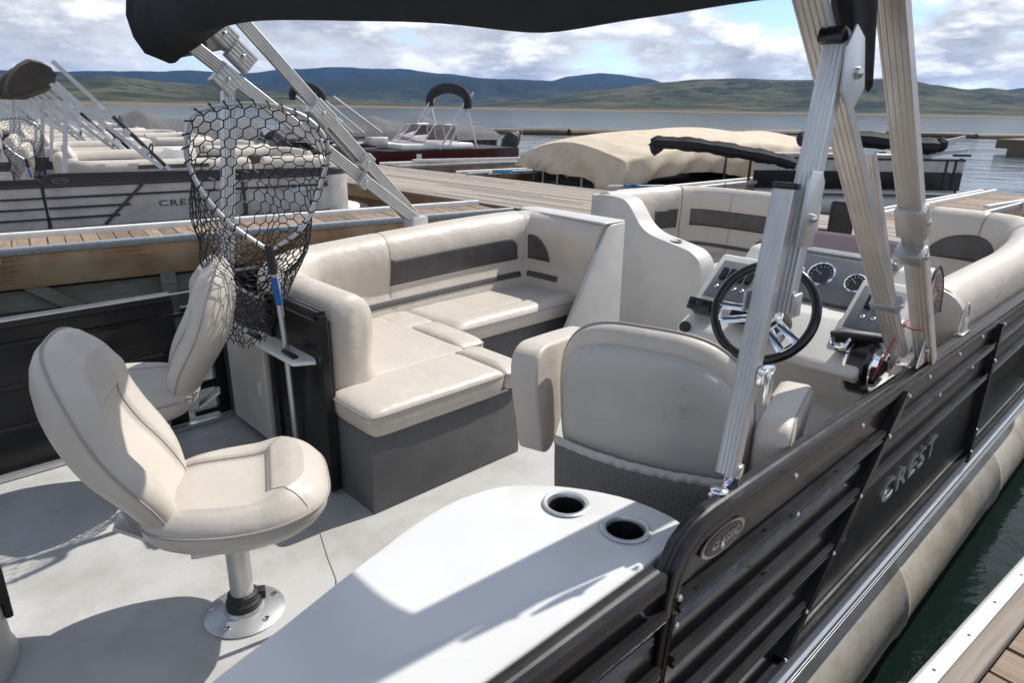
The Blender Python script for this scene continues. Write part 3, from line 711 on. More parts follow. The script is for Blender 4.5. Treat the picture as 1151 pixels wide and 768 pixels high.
# ------------------------------------------------------------------ helm chair
hc = thing('helm_chair', 'high-backed cream helm chair with armrests seen from behind, mesh fabric lower back', 'captain chair', (1.585, 1.0, 0), rad(17))
def hb(w, d, t, **k): return pad(w, d, t, **k)
# back cushion (front part)
def BX(v, x0=-.215, z0=.70, lean=9):
    v = V(v); up = V((-math.sin(rad(lean)), 0, math.cos(rad(lean)))); fw = V((math.cos(rad(lean)), 0, math.sin(rad(lean))))
    return V((x0, 0, z0)) + up * v.x + fw * (v.z + .03 * (v.y / .25) ** 2) + V((0, v.y, 0))
mb, seam, _ = hb(.535, .56, .11, n=3.0, rings=20, seg=120, bot=.4, side=.35, crown=.02, wf=lambda a: 1 - .03 * sm(.2, 1, a))
mb.v = [tuple(BX(v)) for v in mb.v]; bk = mb.build('backrest', M['vinyl'], hc, ang=60)
g = MB(); g.tube([BX(p) for p in seam], .004, 6, closed=True)
for yy in (-.10, .12): g.tube([BX((x, yy, .107 if x < .2 else .10)) for x in (-.2, 0, .2)], .002, 5)
g.build('piping', M['seam'], bk)
# rear shell: slightly smaller, flatter
mb, seam, _ = hb(.495, .50, .045, n=2.9, rings=30, seg=120, bot=.5, side=.2, crown=.006, disp=lambda x, y: .004 * noise.noise(V((x * 7, y * 7, 2))))
RX = lambda v: BX((v[0] - .01, v[1], .012 - v[2]))
mb.v = [tuple(RX(v)) for v in mb.v]; mb.build('back_shell', M['vinyl_shell'], hc, ang=60)
# mesh skirt below
g = MB()
def sk(u, v):
    y = lerp(-.243, .243, u); z = lerp(.605, .12, v); x = -.266 + .04 * (y / .243) ** 2 - .006 * math.sin(v * 3) + .03 * max(0, v - .1)
    return V((x, y + (.012 if u < .5 else -.012) * v, z))
g.grid(sk, 30, 20)
g.build('mesh_skirt', M['meshfab'], hc, thick=.006)
g = MB()
def ruf(u, v):
    y = lerp(-.247, .247, u); z = .612 + .014 * (v - .5) * 2; a = v * math.pi
    return V((-.264 + .04 * (y / .243) ** 2 - .008 * math.sin(a) * (1 + .22 * math.sin(u * 80 + 3 * noise.noise(V((u * 9, 0, 0)))) + .2 * noise.noise(V((u * 30, 1, 0)))), y, z + .004 * noise.noise(V((u * 20, 3, 0)))))
g.grid(ruf, 160, 9); g.build('gathered_hem', M['vinyl_shell'], hc, thick=.003)
mb, seam, _ = hb(.52, .52, .15, n=3.2, rings=16, seg=80, crown=.02); mb.v = [(x + .06, y, z + .42) for x, y, z in mb.v]; mb.build('seat', M['vinyl'], hc, ang=60)
g = MB(); g.lathe([(.17, 0), (.17, .01), (.06, .02), (.05, .40), (.12, .42)], n=32); g.build('pedestal', M['alu'], hc)
for s2, nm in ((1, 'l'), (-1, 'r')):
    mbv = MB()
    poly = [(-.235, .575), (-.26, .66), (-.275, .76), (-.262, .815), (-.22, .838), (-.15, .835), (.10, .80), (.185, .78), (.215, .74), (.205, .69), (.14, .645), (-.02, .60), (-.10, .52), (-.15, .46), (-.21, .47)]
    if s2 < 0: poly = [(x * .98 + .085, (z - .7) * .8 + .70 - .03) for x, z in poly]
    else: poly = [(x * .9 - .03, (z - .83) * .88 + .875) for x, z in poly]
    poly = catmull(poly + [poly[0]], 3)[:-1]
    yc = .325 if s2 > 0 else -.318; hwid = .042 if s2 > 0 else .045
    mbv.prism(poly, yc - hwid, yc + hwid, 'y')
    a_ = mbv.build('armrest', M['vinyl'], hc, bevel=.022, seg=4, ang=60)
    pp = MB()
    cxp = sum(p[0] for p in poly) / len(poly); czp = sum(p[1] for p in poly) / len(poly)
    for dy in (-hwid + .004, hwid - .004): pp.tube([V(((x - cxp) * .955 + cxp, yc + dy, (z - czp) * .955 + czp)) for x, z in poly], .003, 5, closed=True)
    pp.build('piping', M['seam'], a_)

# ------------------------------------------------------------------ helm console
cs = thing('helm_console', 'white helm console with gauges, switch panels and tinted windscreen', 'console', (2.6, 1.05, 0)); os2 = (2.6, 1.05, 0)
C = lambda mb, nm, m, par=cs, **k: mb.build(nm, m, par, off=os2, **k)
g = MB(); g.prism([(2.50, .0), (2.47, .45), (2.36, .60), (2.245, .675), (2.26, .70), (2.46, .805), (2.62, .80), (2.78, .95), (2.84, .955), (3.02, .93), (3.08, .5), (3.08, 0)], .72, 1.41, 'y')
C(g, 'body', M['gelw'], bevel=.018, seg=4)
g = MB(); g.prism([(1.395, .02), (1.44, .45), (1.43, .70), (1.40, .80), (1.36, .9), (1.30, .9), (1.30, 0)], 2.36, 3.02, 'x'); 
# binnacle pods
def tilt_box(mb, cx, cy, cz, dx, dy, dz, deg): mb.box((cx, cy, cz), (dx, dy, dz), Matrix.Rotation(rad(deg), 3, 'Y'))
TL = -39
g = MB()
tilt_box(g, 2.50, 1.295, .80, .30, .25, .14, TL); tilt_box(g, 2.50, .765, .80, .30, .19, .14, TL)
split_build(g, 'switch_pod', M['gelw'], cs, off=os2, bevel=.02, seg=4)
nrm = V((-math.sin(rad(39)), 0, math.cos(rad(39)))); upv = V((math.cos(rad(39)), 0, math.sin(rad(39))))
def plate(mb, c, du, dy, t): mb.box(c, (du, dy, t), Matrix.Rotation(rad(TL), 3, 'Y'))
def onp(cy, u, h=0): return V((2.50, cy, .80)) + upv * u + nrm * (.07 + h)
g = MB(); plate(g, onp(1.295, .01, .002), .19, .185, .008); plate(g, onp(.765, .01, .002), .19, .145, .008)
sp2_ = split_build(g, 'switch_panel', M['dashgrey'], cs, off=os2, bevel=.003)
for (cy, ys), par_ in zip(((1.295, (-.055, -.02, .02, .055)), (.765, (-.045, -.01, .025))), sp2_):
    for y_ in ys:
        g = MB(); g.box(onp(cy + y_, .03, .012), (.055, .023, .018), Matrix.Rotation(rad(TL - 6), 3, 'Y')); C(g, 'rocker_switch', M['blackgloss'], par_, bevel=.003)
        g = MB(); g.lathe([(.008, 0), (.008, .006), (.004, .009), (.001, .009)], c=onp(cy + y_, -.035, .006), n=14, M=Matrix.Rotation(rad(TL), 3, 'Y')); C(g, 'breaker_button', M['bolt'], par_)
# gauge panel
ga = -47; gn = V((-math.sin(rad(47)), 0, math.cos(rad(47)))); gu = V((math.cos(rad(47)), 0, math.sin(rad(47))))
g = MB(); g.box(V((2.69, 1.01, .868)) + gn * .02, (.20, .335, .04), Matrix.Rotation(rad(ga), 3, 'Y')); gp = C(g, 'gauge_panel', M['dashgrey'], bevel=.008, seg=3)
g = MB(); g.box((2.79, 1.02, .962), (.10, .42, .03)); C(g, 'dash_hood', M['dashgrey'], bevel=.012, seg=3)
def gauge(cy, u, r):
    c_ = V((2.69, cy, .868)) + gu * u + gn * .04; Mr = Matrix.Rotation(rad(ga), 3, 'Y')
    a = MB(); a.lathe([(r, 0), (r, .010), (r * .86, .013), (r * .82, .004)], c=c_, n=36, M=Mr); rg = C(a, 'gauge', M['chrome'], gp)
    a = MB(); a.lathe([(r * .84, .002), (r * .84, .005), (.001, .0055)], c=c_, n=36, M=Mr); C(a, 'dial_face', M['gaugeface'], rg)
    a = MB()
    for k in range(11):
        t = rad(210 - k * 24); p = c_ + Mr @ V((math.sin(t) * 0, 0, .007)) + Mr @ V((math.sin(t) * r * .68, -math.cos(t) * r * .68, 0)); a.box(p, (.002, .006, .001), Mr @ Matrix.Rotation(t, 3, 'Z'))
    t = rad(130 + 60 * R.random()); a.box(c_ + Mr @ V((math.sin(t) * r * .3, -math.cos(t) * r * .3, .0075)), (.0018, r * .7, .001), Mr @ Matrix.Rotation(t, 3, 'Z'))
    C(a, 'dial_marks', M['white'], rg)
gauge(1.045, .010, .053); gauge(.910, -.004, .041); gauge(1.148, -.004, .041)
# windscreen (tinted) : sloped plate on hood + curved upright
g = MB()
def ws(u, v):
    y = lerp(.84, 1.42, u); e = abs(u - .5) * 2; x = 3.10 - .06 * e ** 3; return V((lerp(2.845, x, v), y, lerp(.95, 1.0, v)))
g.grid(ws, 26, 8); C(g, 'tinted_windscreen', M['plum'], thick=.006)
def glassmat():
    m = D.materials.new('clear_acrylic'); nt, b, N, L = nodes(m); b.inputs['Base Color'].default_value = (.35, .28, .30, 1); b.inputs['Transmission Weight'].default_value = .85; b.inputs['Roughness'].default_value = .04; b.inputs['IOR'].default_value = 1.2; return m
M['glass'] = glassmat()
g = MB()
def ws2(u, v):
    a = lerp(0, rad(115), u); x = 2.70 + .16 * math.sin(a) * 1.0; y = .70 - .10 * math.cos(a) * -1; return V((2.66 + .22 * u, .668 + .01 * math.sin(u * 3), lerp(.80, .80 + .19 * math.sin(math.pi * min(1, u * .95 + .1)) ** .5, v)))
g.grid(ws2, 20, 8); C(g, 'side_deflector', M['glass'], thick=.005)
g = MB(); g.tube([ws2(k / 19, 1) for k in range(20)], .004, 6); C(g, 'deflector_trim', M['rubber'])
# aft face fittings
g = MB(); g.box((2.315, 1.335, .775), (.05, .10, .085), Matrix.Rotation(rad(-62), 3, 'Y')); rad_ = C(g, 'radio', M['blackgloss'], bevel=.006)
g = MB(); g.lathe([(.014, 0), (.014, .018), (.010, .02), (.001, .02)], c=(2.295, 1.335, .795), n=16, M=Matrix.Rotation(rad(-62), 3, 'Y')); C(g, 'knob', M['rubber'], rad_)
g = MB(); g.box((2.33, 1.17, .765), (.045, .09, .07), Matrix.Rotation(rad(-62), 3, 'Y')); C(g, 'stereo', M['blackgloss'], bevel=.006)
Mr = Matrix.Rotation(rad(-62), 3, 'Y')
g = MB(); g.lathe([(.022, 0), (.022, .012), (.018, .016), (.001, .016)], c=(2.25, 1.365, .70), n=24, M=Mr); C(g, 'ignition_switch', M['rubber'])
g = MB(); g.lathe([(.033, 0), (.033, .01), (.027, .012), (.026, .004)], c=(2.29, .80, .785), n=32, M=Mr); rg = C(g, 'trim_gauge', M['chrome'])
g = MB(); g.lathe([(.027, .003), (.001, .005)], c=(2.29, .80, .785), n=32, M=Mr); C(g, 'dial_face', M['gaugeface'], rg)
# side pod for throttle
g = MB()
def podf(u, v):
    pass
pd = catmull([(2.20, .30), (2.24, .50), (2.29, .58), (2.38, .62), (2.50, .63), (2.62, .58), (2.66, .4), (2.66, .05), (2.30, .05)], 3)
g.prism(pd, .625, .72, 'y'); C(g, 'throttle_pod', M['plastic'], bevel=.014, seg=3)
thr = thing('throttle_lever', 'black throttle control with round chrome-edged housing beside the wheel', 'throttle', (2.38, .70, .69)); oth = (2.38, .70, .69)
My = Matrix.Rotation(rad(90), 3, 'X')
g = MB(); g.lathe([(.105, -.006), (.110, .0), (.110, .008), (.098, .014)], c=(2.38, .775, .69), n=44, M=My); g.build('bezel', M['chrome'], thr, off=oth)
g = MB(); g.lathe([(.104, .0), (.104, .055), (.088, .068), (.078, .069)], c=(2.38, .768, .69), n=44, M=My); g.build('housing', M['blackgloss'], thr, off=oth)
g = MB(); g.lathe([(.088, 0), (.090, .008), (.075, .022), (.001, .03)], c=(2.38, .702, .69), n=40, M=My); g.build('cover', M['chrome'], thr, off=oth)
g = MB(); g.sweep([V((2.36, .80, .73)), V((2.31, .80, .75)), V((2.285, .80, .79))], [(-.018, -.014), (.018, -.014), (.018, .014), (-.018, .014)]); g.build('lever', M['rubber'], thr, off=oth, bevel=.004)
g = MB(); g.sweep([V((2.262, .822, .806)), V((2.285, .80, .806)), V((2.34, .745, .798)), V((2.405, .69, .786)), V((2.415, .682, .784))], [(.023 * math.cos(a * math.pi / 7), .018 * math.sin(a * math.pi / 7)) for a in range(14)], scale=lambda u: 1 - .5 * abs(2 * u - 1) ** 8)
g.build('handle', M['rubber'], thr, off=oth)
g = MB(); g.box((2.29, .79, .765), (.03, .02, .03)); g.build('trim_button', M['bolt'], thr, off=oth, bevel=.003)
# steering wheel
wc = V((2.20, 1.035, .845)); wn = V((-math.cos(rad(28)), -.10, math.sin(rad(28)))).normalized()
wu = V((0, 0, 1)) - wn * wn.z; wu.normalize(); wsd = wu.cross(wn)   # right side as seen by the driver?
if wsd.y > 0: wsd = -wsd
sw = thing('steering_wheel', 'black rimmed steering wheel with polished three-spoke centre', 'steering wheel', tuple(wc))
W = lambda a, b, h=0: wc + wsd * a + wu * b + wn * h
RW = .170
g = MB(); g.tube([W(RW * math.cos(a * math.pi / 32), RW * math.sin(a * math.pi / 32)) for a in range(64)], .0165, 14, closed=True); g.build('rim', M['blackgloss'], sw, off=tuple(wc))
for k in range(6):
    pass
for ang_ in (180 + 12, -42, 75):
    g = MB()
    for da in (-10.5, 10.5):
        a0 = rad(ang_ + da * 1.9); a1 = rad(ang_ + da)
        p0 = W(.05 * math.cos(a0), .05 * math.sin(a0), -.012); p1 = W((RW - .006) * math.cos(a1), (RW - .006) * math.sin(a1), .0)
        g.sweep([p0, p0.lerp(p1, .5) - wn * .003, p1], [(-.014, -.004), (.014, -.004), (.011, .005), (-.011, .005)], side=tuple(wsd * -math.sin(a1) + wu * math.cos(a1)))
    g.sweep([W((RW - .012) * math.cos(rad(ang_ + d)), (RW - .012) * math.sin(rad(ang_ + d)), 0) for d in (-11, -5, 0, 5, 11)], [(-.012, -.006), (.012, -.006), (.012, .008), (-.012, .008)])
    g.build('spoke', M['chrome'], sw, off=tuple(wc), bevel=.002)
def basis(n_, u_): s_ = u_.cross(n_); return Matrix((s_, u_, n_)).transposed()
Mw = basis(wn, wu)
g = MB(); g.lathe([(.058, -.03), (.060, -.005), (.05, .006), (.03, .010), (.001, .011)], c=wc, n=40, M=Mw); g.build('hub_ring', M['chrome'], sw, off=tuple(wc))
g = MB(); g.lathe([(.042, .0075), (.040, .013), (.001, .015)], c=wc, n=40, M=Mw); g.build('hub_cap', M['silver'], sw, off=tuple(wc))
g = MB(); g.lathe([(.055, -.17), (.06, -.12), (.05, -.04), (.05, -.02)], c=wc, n=30, M=Mw); g.build('steering_column', M['rubber'], sw, off=tuple(wc))

# ------------------------------------------------------------------ bow couches
c2 = thing('bow_couch', 'cream bow lounge on the port side with dark band, behind the curved moulded arm', 'couch', (4.0, 3.0, 0)); o2 = (4.0, 3.0, 0)
path = catmull([(3.95, 3.255), (4.3, 3.262), (4.55, 3.25), (4.8, 3.18), (4.97, 3.0), (5.03, 2.75), (5.035, 2.4), (5.03, 2.03)], 7)
profb = catmull([(.0, .06), (.0, .5), (.0, .82), (.02, .90), (.06, .93), (.12, .935), (.165, .90), (.185, .84), (.185, .76), (.175, .66), (.17, .58), (.185, .53), (.205, .48), (.21, .40), (.21, .36)], 5)
backrest(path, profb, -1, c2, o2, [(.52, .84, .62, .765, 'Ld'), (1.02, 1.98, .64, .77, ''), (.2, 1.95, .49, .515, '')], seams=(.90, 1.45), ends=(0, 1), nu=150)
g = MB(); ol = catmull([(3.23, 0), (3.23, .5), (3.23, .88), (3.20, .915), (3.10, .925), (3.0, .92), (2.92, .90), (2.86, .84), (2.79, .755), (2.70, .70), (2.58, .672), (2.44, .645), (2.36, .62), (2.30, .56), (2.285, .45), (2.285, .2), (2.30, .0)], 4)
g.prism(ol, 3.88, 4.05, 'x'); g.build('moulded_arm', M['plastic'], c2, off=o2, bevel=.022, seg=4, ang=50)
g = MB(); g.lathe([(.04, .662), (.044, .668), (.036, .672), (.034, .64), (.001, .635)], c=(3.96, 2.545, 0), n=30); g.build('cup_holder', M['rubber'], c2, off=o2)
g = MB(); g.box((4.45, 2.75, .16), (.85, .9, .32)); g.build('base', M['basevinyl'], c2, off=o2, bevel=.006)
seatpad(c2, o2, 4.05, 4.86, 2.36, 3.06, z1=.44, disp=lambda x, y: -.006 * math.exp(-((y + .18) / .008) ** 2) + .012 * sm(-.17, -.22, y) + wr(8)(x, y))
seatpad(c2, o2, 4.45, 4.86, 1.98, 2.36, z1=.44)
c3 = thing('bow_couch', 'cream bow lounge on the starboard side with long bolster and arched dark inlay', 'couch', (3.9, .9, 0)); o3 = (3.9, .9, 0)
path = catmull([(5.03, 1.34), (5.035, 1.15), (5.0, .92), (4.88, .75), (4.65, .655), (4.3, .635), (3.7, .635), (3.3, .635), (2.98, .635)], 7)
profc = catmull([(.0, .10), (.0, .5), (.0, .78), (.01, .85), (.05, .89), (.11, .895), (.16, .86), (.185, .80), (.185, .72), (.175, .64), (.17, .58), (.185, .53), (.205, .48), (.21, .40), (.21, .36)], 5)
backrest(path, profc, -1, c3, o3, [(.04, .62, .62, .77, 'A'), (.04, .7, .49, .515, '')], seams=(.36, .80), ends=(1, 0), nu=150, zscale=lambda s: lerp(1.06, .97, sm(.2, .6, s)))
g = MB(); g.lathe([(.001, -.02), (.10, -.018), (.135, 0), (.14, .03)], c=(2.965, .735, .73), n=28, M=Matrix(((0, 0, 1), (0, 1, 0), (-1, 0, 0))))
g.build('bolster_end', M['vinyl'], c3, off=o3)
g = MB(); g.box((4.1, .95, .16), (1.5, .5, .32)); g.build('base', M['basevinyl'], c3, off=o3, bevel=.006)
seatpad(c3, o3, 3.35, 4.86, .82, 1.38, z1=.43)
gp_ = thing('bow_gate_panel', 'black framed bow fence panel standing at the end of the bow lounge', 'gate panel', (5.1, 1.9, 0)); og = (5.1, 1.9, 0)
g = MB(); g.box((5.06, 1.91, .47), (.05, .17, .88)); g.build('frame', M['blackgloss'], gp_, off=og, bevel=.02, seg=3)
g = MB(); g.box((5.033, 1.91, .47), (.006, .12, .78)); g.build('panel', M['blackpanel'], gp_, off=og)

# ------------------------------------------------------------------ bimini frame + folded canopy
bi = thing('bimini_top', 'aluminium bimini frame with black canopy folded up over the deck', 'bimini top', (2.38, YS, .74)); ob_ = (2.38, YS, .74)
def flute(w, h, n=4, d=.0045):
    # rectangular tube profile with grooves on wide faces (a: thickness dir = side, b: wide dir)
    P = []
    def face(a, sgn):
        q = []
        for k in range(n + 1):
            b = lerp(-w / 2 + .004, w / 2 - .004, k / n)
            q.append((a, b * sgn))
            if k < n:
                m_ = lerp(-w / 2 + .004, w / 2 - .004, (k + .5) / n); s_ = (w / n) * .16
                q += [(a, (m_ - s_ * 2.0) * sgn), (a - math.copysign(d, a), (m_ - s_) * sgn), (a - math.copysign(d, a), (m_ + s_) * sgn), (a, (m_ + s_ * 2.0) * sgn)]
        return q
    P += face(h / 2, 1)[::1]; P += [(h / 2 - .003, w / 2), (-h / 2 + .003, w / 2)]
    P += face(-h / 2, -1); P += [(-h / 2 + .003, -w / 2), (h / 2 - .003, -w / 2)]
    return P
def strut(nm, a, b, y, w=.058, h=.030, m='alu', par=bi):
    fl = flute(w, h) if y > 2 else [(q, p) for p, q in flute(w, h, n=4, d=.0020)]
    g = MB(); g.sweep([V((a[0], y, a[1])), V((b[0], y + (b[2] if len(b) > 2 else 0), b[1]))], fl, side=(0, -1, 0)); return g.build(nm, M[m], par, off=ob_, ang=20)
def clamp(x, y, z, ang, l=.09, w=.085, h=.045, m='aluw', par=bi, nm='clamp'):
    g = MB(); rt = Matrix.Rotation(ang, 3, 'Y'); g.box((x, y, z), (w, h, l), rt)
    for k in range(5): g.box(V((x, y, z)) + rt @ V((lerp(-w / 2 + .01, w / 2 - .01, k / 4), -h / 2, 0)), (.006, .006, l), rt)
    c_ = g.build(nm, M[m], par, off=ob_, bevel=.002)
    g = MB(); g.lathe([(.010, 0), (.010, .006), (.006, .009), (.001, .010)], c=V((x, y - h / 2 - .001, z)), n=12, M=Matrix.Rotation(rad(90), 3, 'X')); g.build('bolt', M['bolt'], c_, off=ob_)
    return c_
aB = math.atan2(1.40 - 2.387, 1.70 - .753)   # lean angle about y
ys_ = .62
# starboard
strut('bow_arm', (2.38, .76), (1.17, 1.915), ys_ + .030, m='aluw')
strut('bow_arm', (2.49, .725), (1.43, 1.97), ys_ - .028, m='aluw', w=.060, h=.034)
strut('bow_arm', (2.43, .75), (1.86, 1.41), ys_ + .05, m='alu', w=.040, h=.026)
strut('brace', (1.248, .755), (1.338, 1.355), ys_ + .0, w=.045, h=.028)
strut('brace', (1.372, 1.10), (1.448, 1.63), ys_ - .010, w=.046, h=.030)
g = MB(); g.box((1.339, ys_, 1.363), (.031, .048, .012), Matrix.Rotation(rad(8), 3, 'Y')); g.build('end_cap', M['blackgloss'], bi, off=ob_, bevel=.003)
g = MB()
for yy in (ys_ - .044,): g.prism([(1.325, 1.25), (1.395, 1.24), (1.408, 1.37), (1.39, 1.39), (1.345, 1.395), (1.332, 1.38)], yy - .002, yy + .002, 'y')
split_build(g, 'hinge_bracket', M['alu'], bi, off=ob_, bevel=.0015)
g = MB(); g.lathe([(.011, 0), (.011, .006), (.006, .010), (.001, .011)], c=(1.37, ys_ - .046, 1.30), n=12, M=My); g.lathe([(.008, 0), (.008, .005), (.001, .008)], c=(1.308, ys_ - .042, 1.07), n=12, M=My); split_build(g, 'bolt', M['bolt'], bi, off=ob_)
g = MB()
for yy in (ys_ - .044,): g.prism([(1.415, 1.54), (1.47, 1.49), (1.525, 1.55), (1.485, 1.64), (1.44, 1.66), (1.41, 1.62)], yy - .0025, yy + .0025, 'y')
split_build(g, 'hinge_bracket', M['alu'], bi, off=ob_, bevel=.0015)
g = MB(); g.box((1.440, ys_ - .006, 1.640), (.042, .052, .03), Matrix.Rotation(rad(12), 3, 'Y')); g.build('end_cap', M['blackgloss'], bi, off=ob_, bevel=.006)
g = MB(); g.lathe([(.012, 0), (.012, .007), (.006, .011), (.001, .012)], c=(1.475, ys_ - .046, 1.575), n=12, M=My); g.build('bolt', M['bolt'], bi, off=ob_)
g = MB(); g.box((1.30, ys_ + .030, 1.13), (.034, .006, .045)); g.box((1.375, ys_ - .040, 1.12), (.036, .008, .050)); split_build(g, 'retaining_clip', M['alu'], bi, off=ob_, bevel=.003)
clamp(2.05, ys_ - .03, 1.23, rad(-40), l=.10, w=.045, h=.072)
clamp(2.17, ys_ + .03, .965, rad(-45), l=.03, w=.045, h=.078, m='alu')
clamp(2.10, ys_ - .028, 1.13, rad(-40), l=.035, w=.05, h=.075, m='alu')
g = MB(); g.box((1.290, ys_ - .036, .985), (.045, .02, .035)); g.box((1.285, ys_ - .046, .96), (.014, .016, .075)); g.build('latch', M['chrome'], bi, off=ob_, bevel=.004)
g = MB(); g.box((1.245, ys_ - .01, .724), (.11, .035, .010)); g.lathe([(.020, 0), (.02, .012), (.008, .016), (.001, .016)], c=(1.205, ys_ - .01, .727), n=20); g.box((1.262, ys_ - .01, .752), (.02, .034, .055)); g.build('deck_hinge', M['chrome'], bi, off=ob_, bevel=.003)
g = MB(); g.box((2.44, ys_ - .0, .722), (.16, .05, .012)); g.prism([(2.36, .725), (2.50, .725), (2.50, .80), (2.455, .85), (2.40, .83)], ys_ - .042, ys_ - .036, 'y'); g.prism([(2.36, .725), (2.50, .725), (2.50, .80), (2.455, .85), (2.40, .83)], ys_ + .05, ys_ + .056, 'y')
for x_, z_ in ((2.42, .775), (2.46, .80)): g.lathe([(.011, 0), (.011, .008), (.001, .010)], c=(x_, ys_ - .042, z_), n=12, M=My)
g.build('deck_hinge', M['bolt'], bi, off=ob_, bevel=.002)
# port
yp = 3.255
strut('bow_arm', (2.33, .88), (1.16, 1.755), yp - .015, m='aluw')
strut('bow_arm', (2.36, .88), (1.36, 1.93), yp + .018, m='aluw')
strut('bow_arm', (2.30, .90), (1.74, 1.50), yp + .05, m='aluw', w=.045)
strut('brace', (1.225, .70), (1.335, 1.60), yp, m='alu')
clamp(1.325, yp, 1.60, aB, l=.10, w=.10, h=.06); clamp(1.40, yp - .01, 1.70, aB, l=.11, w=.09, h=.06); clamp(1.335, yp + .01, 1.79, aB, l=.11, w=.09, h=.06)
clamp(1.78, yp, 1.46, aB, l=.12, w=.09, h=.07); clamp(2.02, yp, 1.215, aB, l=.05, w=.09, h=.07); clamp(1.98, yp - .04, 1.12, aB, l=.05, w=.075, h=.05)
g = MB(); g.box((2.34, yp, .84), (.10, .10, .12)); g.build('deck_hinge', M['aluw'], bi, off=ob_, bevel=.004)
# canopy bundle
g = MB()
tab = [(3.25, 1.00, 1.690), (3.16, 1.02, 1.700), (2.9, 1.045, 1.740), (2.42, 1.08, 1.758), (1.83, 1.13, 1.725), (1.48, 1.17, 1.697), (1.16, 1.20, 1.660), (.92, 1.23, 1.676), (.70, 1.27, 1.69), (.60, 1.29, 1.70)]
tb = catmull([(a, b, c) for a, b, c in tab], 6)
rows = []
for i, p in enumerate(tb):
    y, x0, z0 = p[0], p[1], p[2]; endk = sm(2.6, 3.3, y)
    prof_ = [(0, 0), (-.035, .06), (-.05, .14), (-.03, .25), (.03, .34), (.16, .39), (.30, .38), (.40, .30), (.42, .18), (.36, .07 + .03 * endk), (.25, .055 + .02 * endk), (.14, .03 - .065 * endk), (.05, .008 - .02 * endk)]
    w_ = .008 * math.sin(i * .7)
    rows.append([V((x0 + (a * .66 if a > 0 else a) + w_ * (k % 3 - 1), y, z0 + b)) for k, (a, b) in enumerate(prof_)])
kp = len(rows[0]); vs = [v for r_ in rows for v in r_]
fs = [(i * kp + k, i * kp + (k + 1) % kp, (i + 1) * kp + (k + 1) % kp, (i + 1) * kp + k) for i in range(len(rows) - 1) for k in range(kp)]
g.add(vs, fs); g.add(rows[0], [tuple(range(kp))]); g.add(rows[-1], [tuple(range(kp))])
cn = g.build('folded_canopy', M['canvas'], bi, off=ob_, ang=45)
g = MB(); g.grid(lambda u, v: V((lerp(1.12, 1.38, u), 3.318 + .01 * math.sin(u * 9), lerp(1.675 + .06 * u, 1.80 - .03 * math.sin(u * 3), v))), 12, 8); g.build('lining', M['canvasgrey'], cn, off=ob_, thick=.004)
# hanging boot end at the starboard side
g = MB()
def boot(u, v):
    a = u * 2 * math.pi; z = lerp(1.88, 1.555, v); x = lerp(1.40, 1.60, v)
    rx = lerp(.075, .035, v ** 1.6) * (1 + .12 * math.sin(a * 5 + v * 2)); ry = lerp(.045, .022, v) * (1 + .15 * math.sin(a * 4))
    return V((x + rx * math.cos(a), ys_ - .005 + ry * math.sin(a), z + .012 * math.sin(a * 3)))
g.grid(boot, 60, 22, cu=True); g.add([boot(k / 60, 1) for k in range(60)], [tuple(range(60))]); g.build('canopy_boot', M['canvas'], bi, off=ob_, ang=60)
# red cord
rc_ = thing('cord', 'thin red cord tied round the bimini leg beside the throttle', 'cord', (2.4, .62, .8))
g = MB(); g.tube([V((2.32, .60, .86)), V((2.38, .585, .85)), V((2.42, .60, .862)), V((2.40, .64, .868)), V((2.33, .64, .866)), V((2.32, .60, .86))], .0022, 6)
g.tube([V(p) for p in catmull([(2.30, .62, .88), (2.285, .635, .84), (2.27, .65, .78), (2.24, .66, .72), (2.22, .66, .70)], 4)], .0022, 6)
g.build('strand', M['cord'], rc_, off=(2.4, .62, .8))

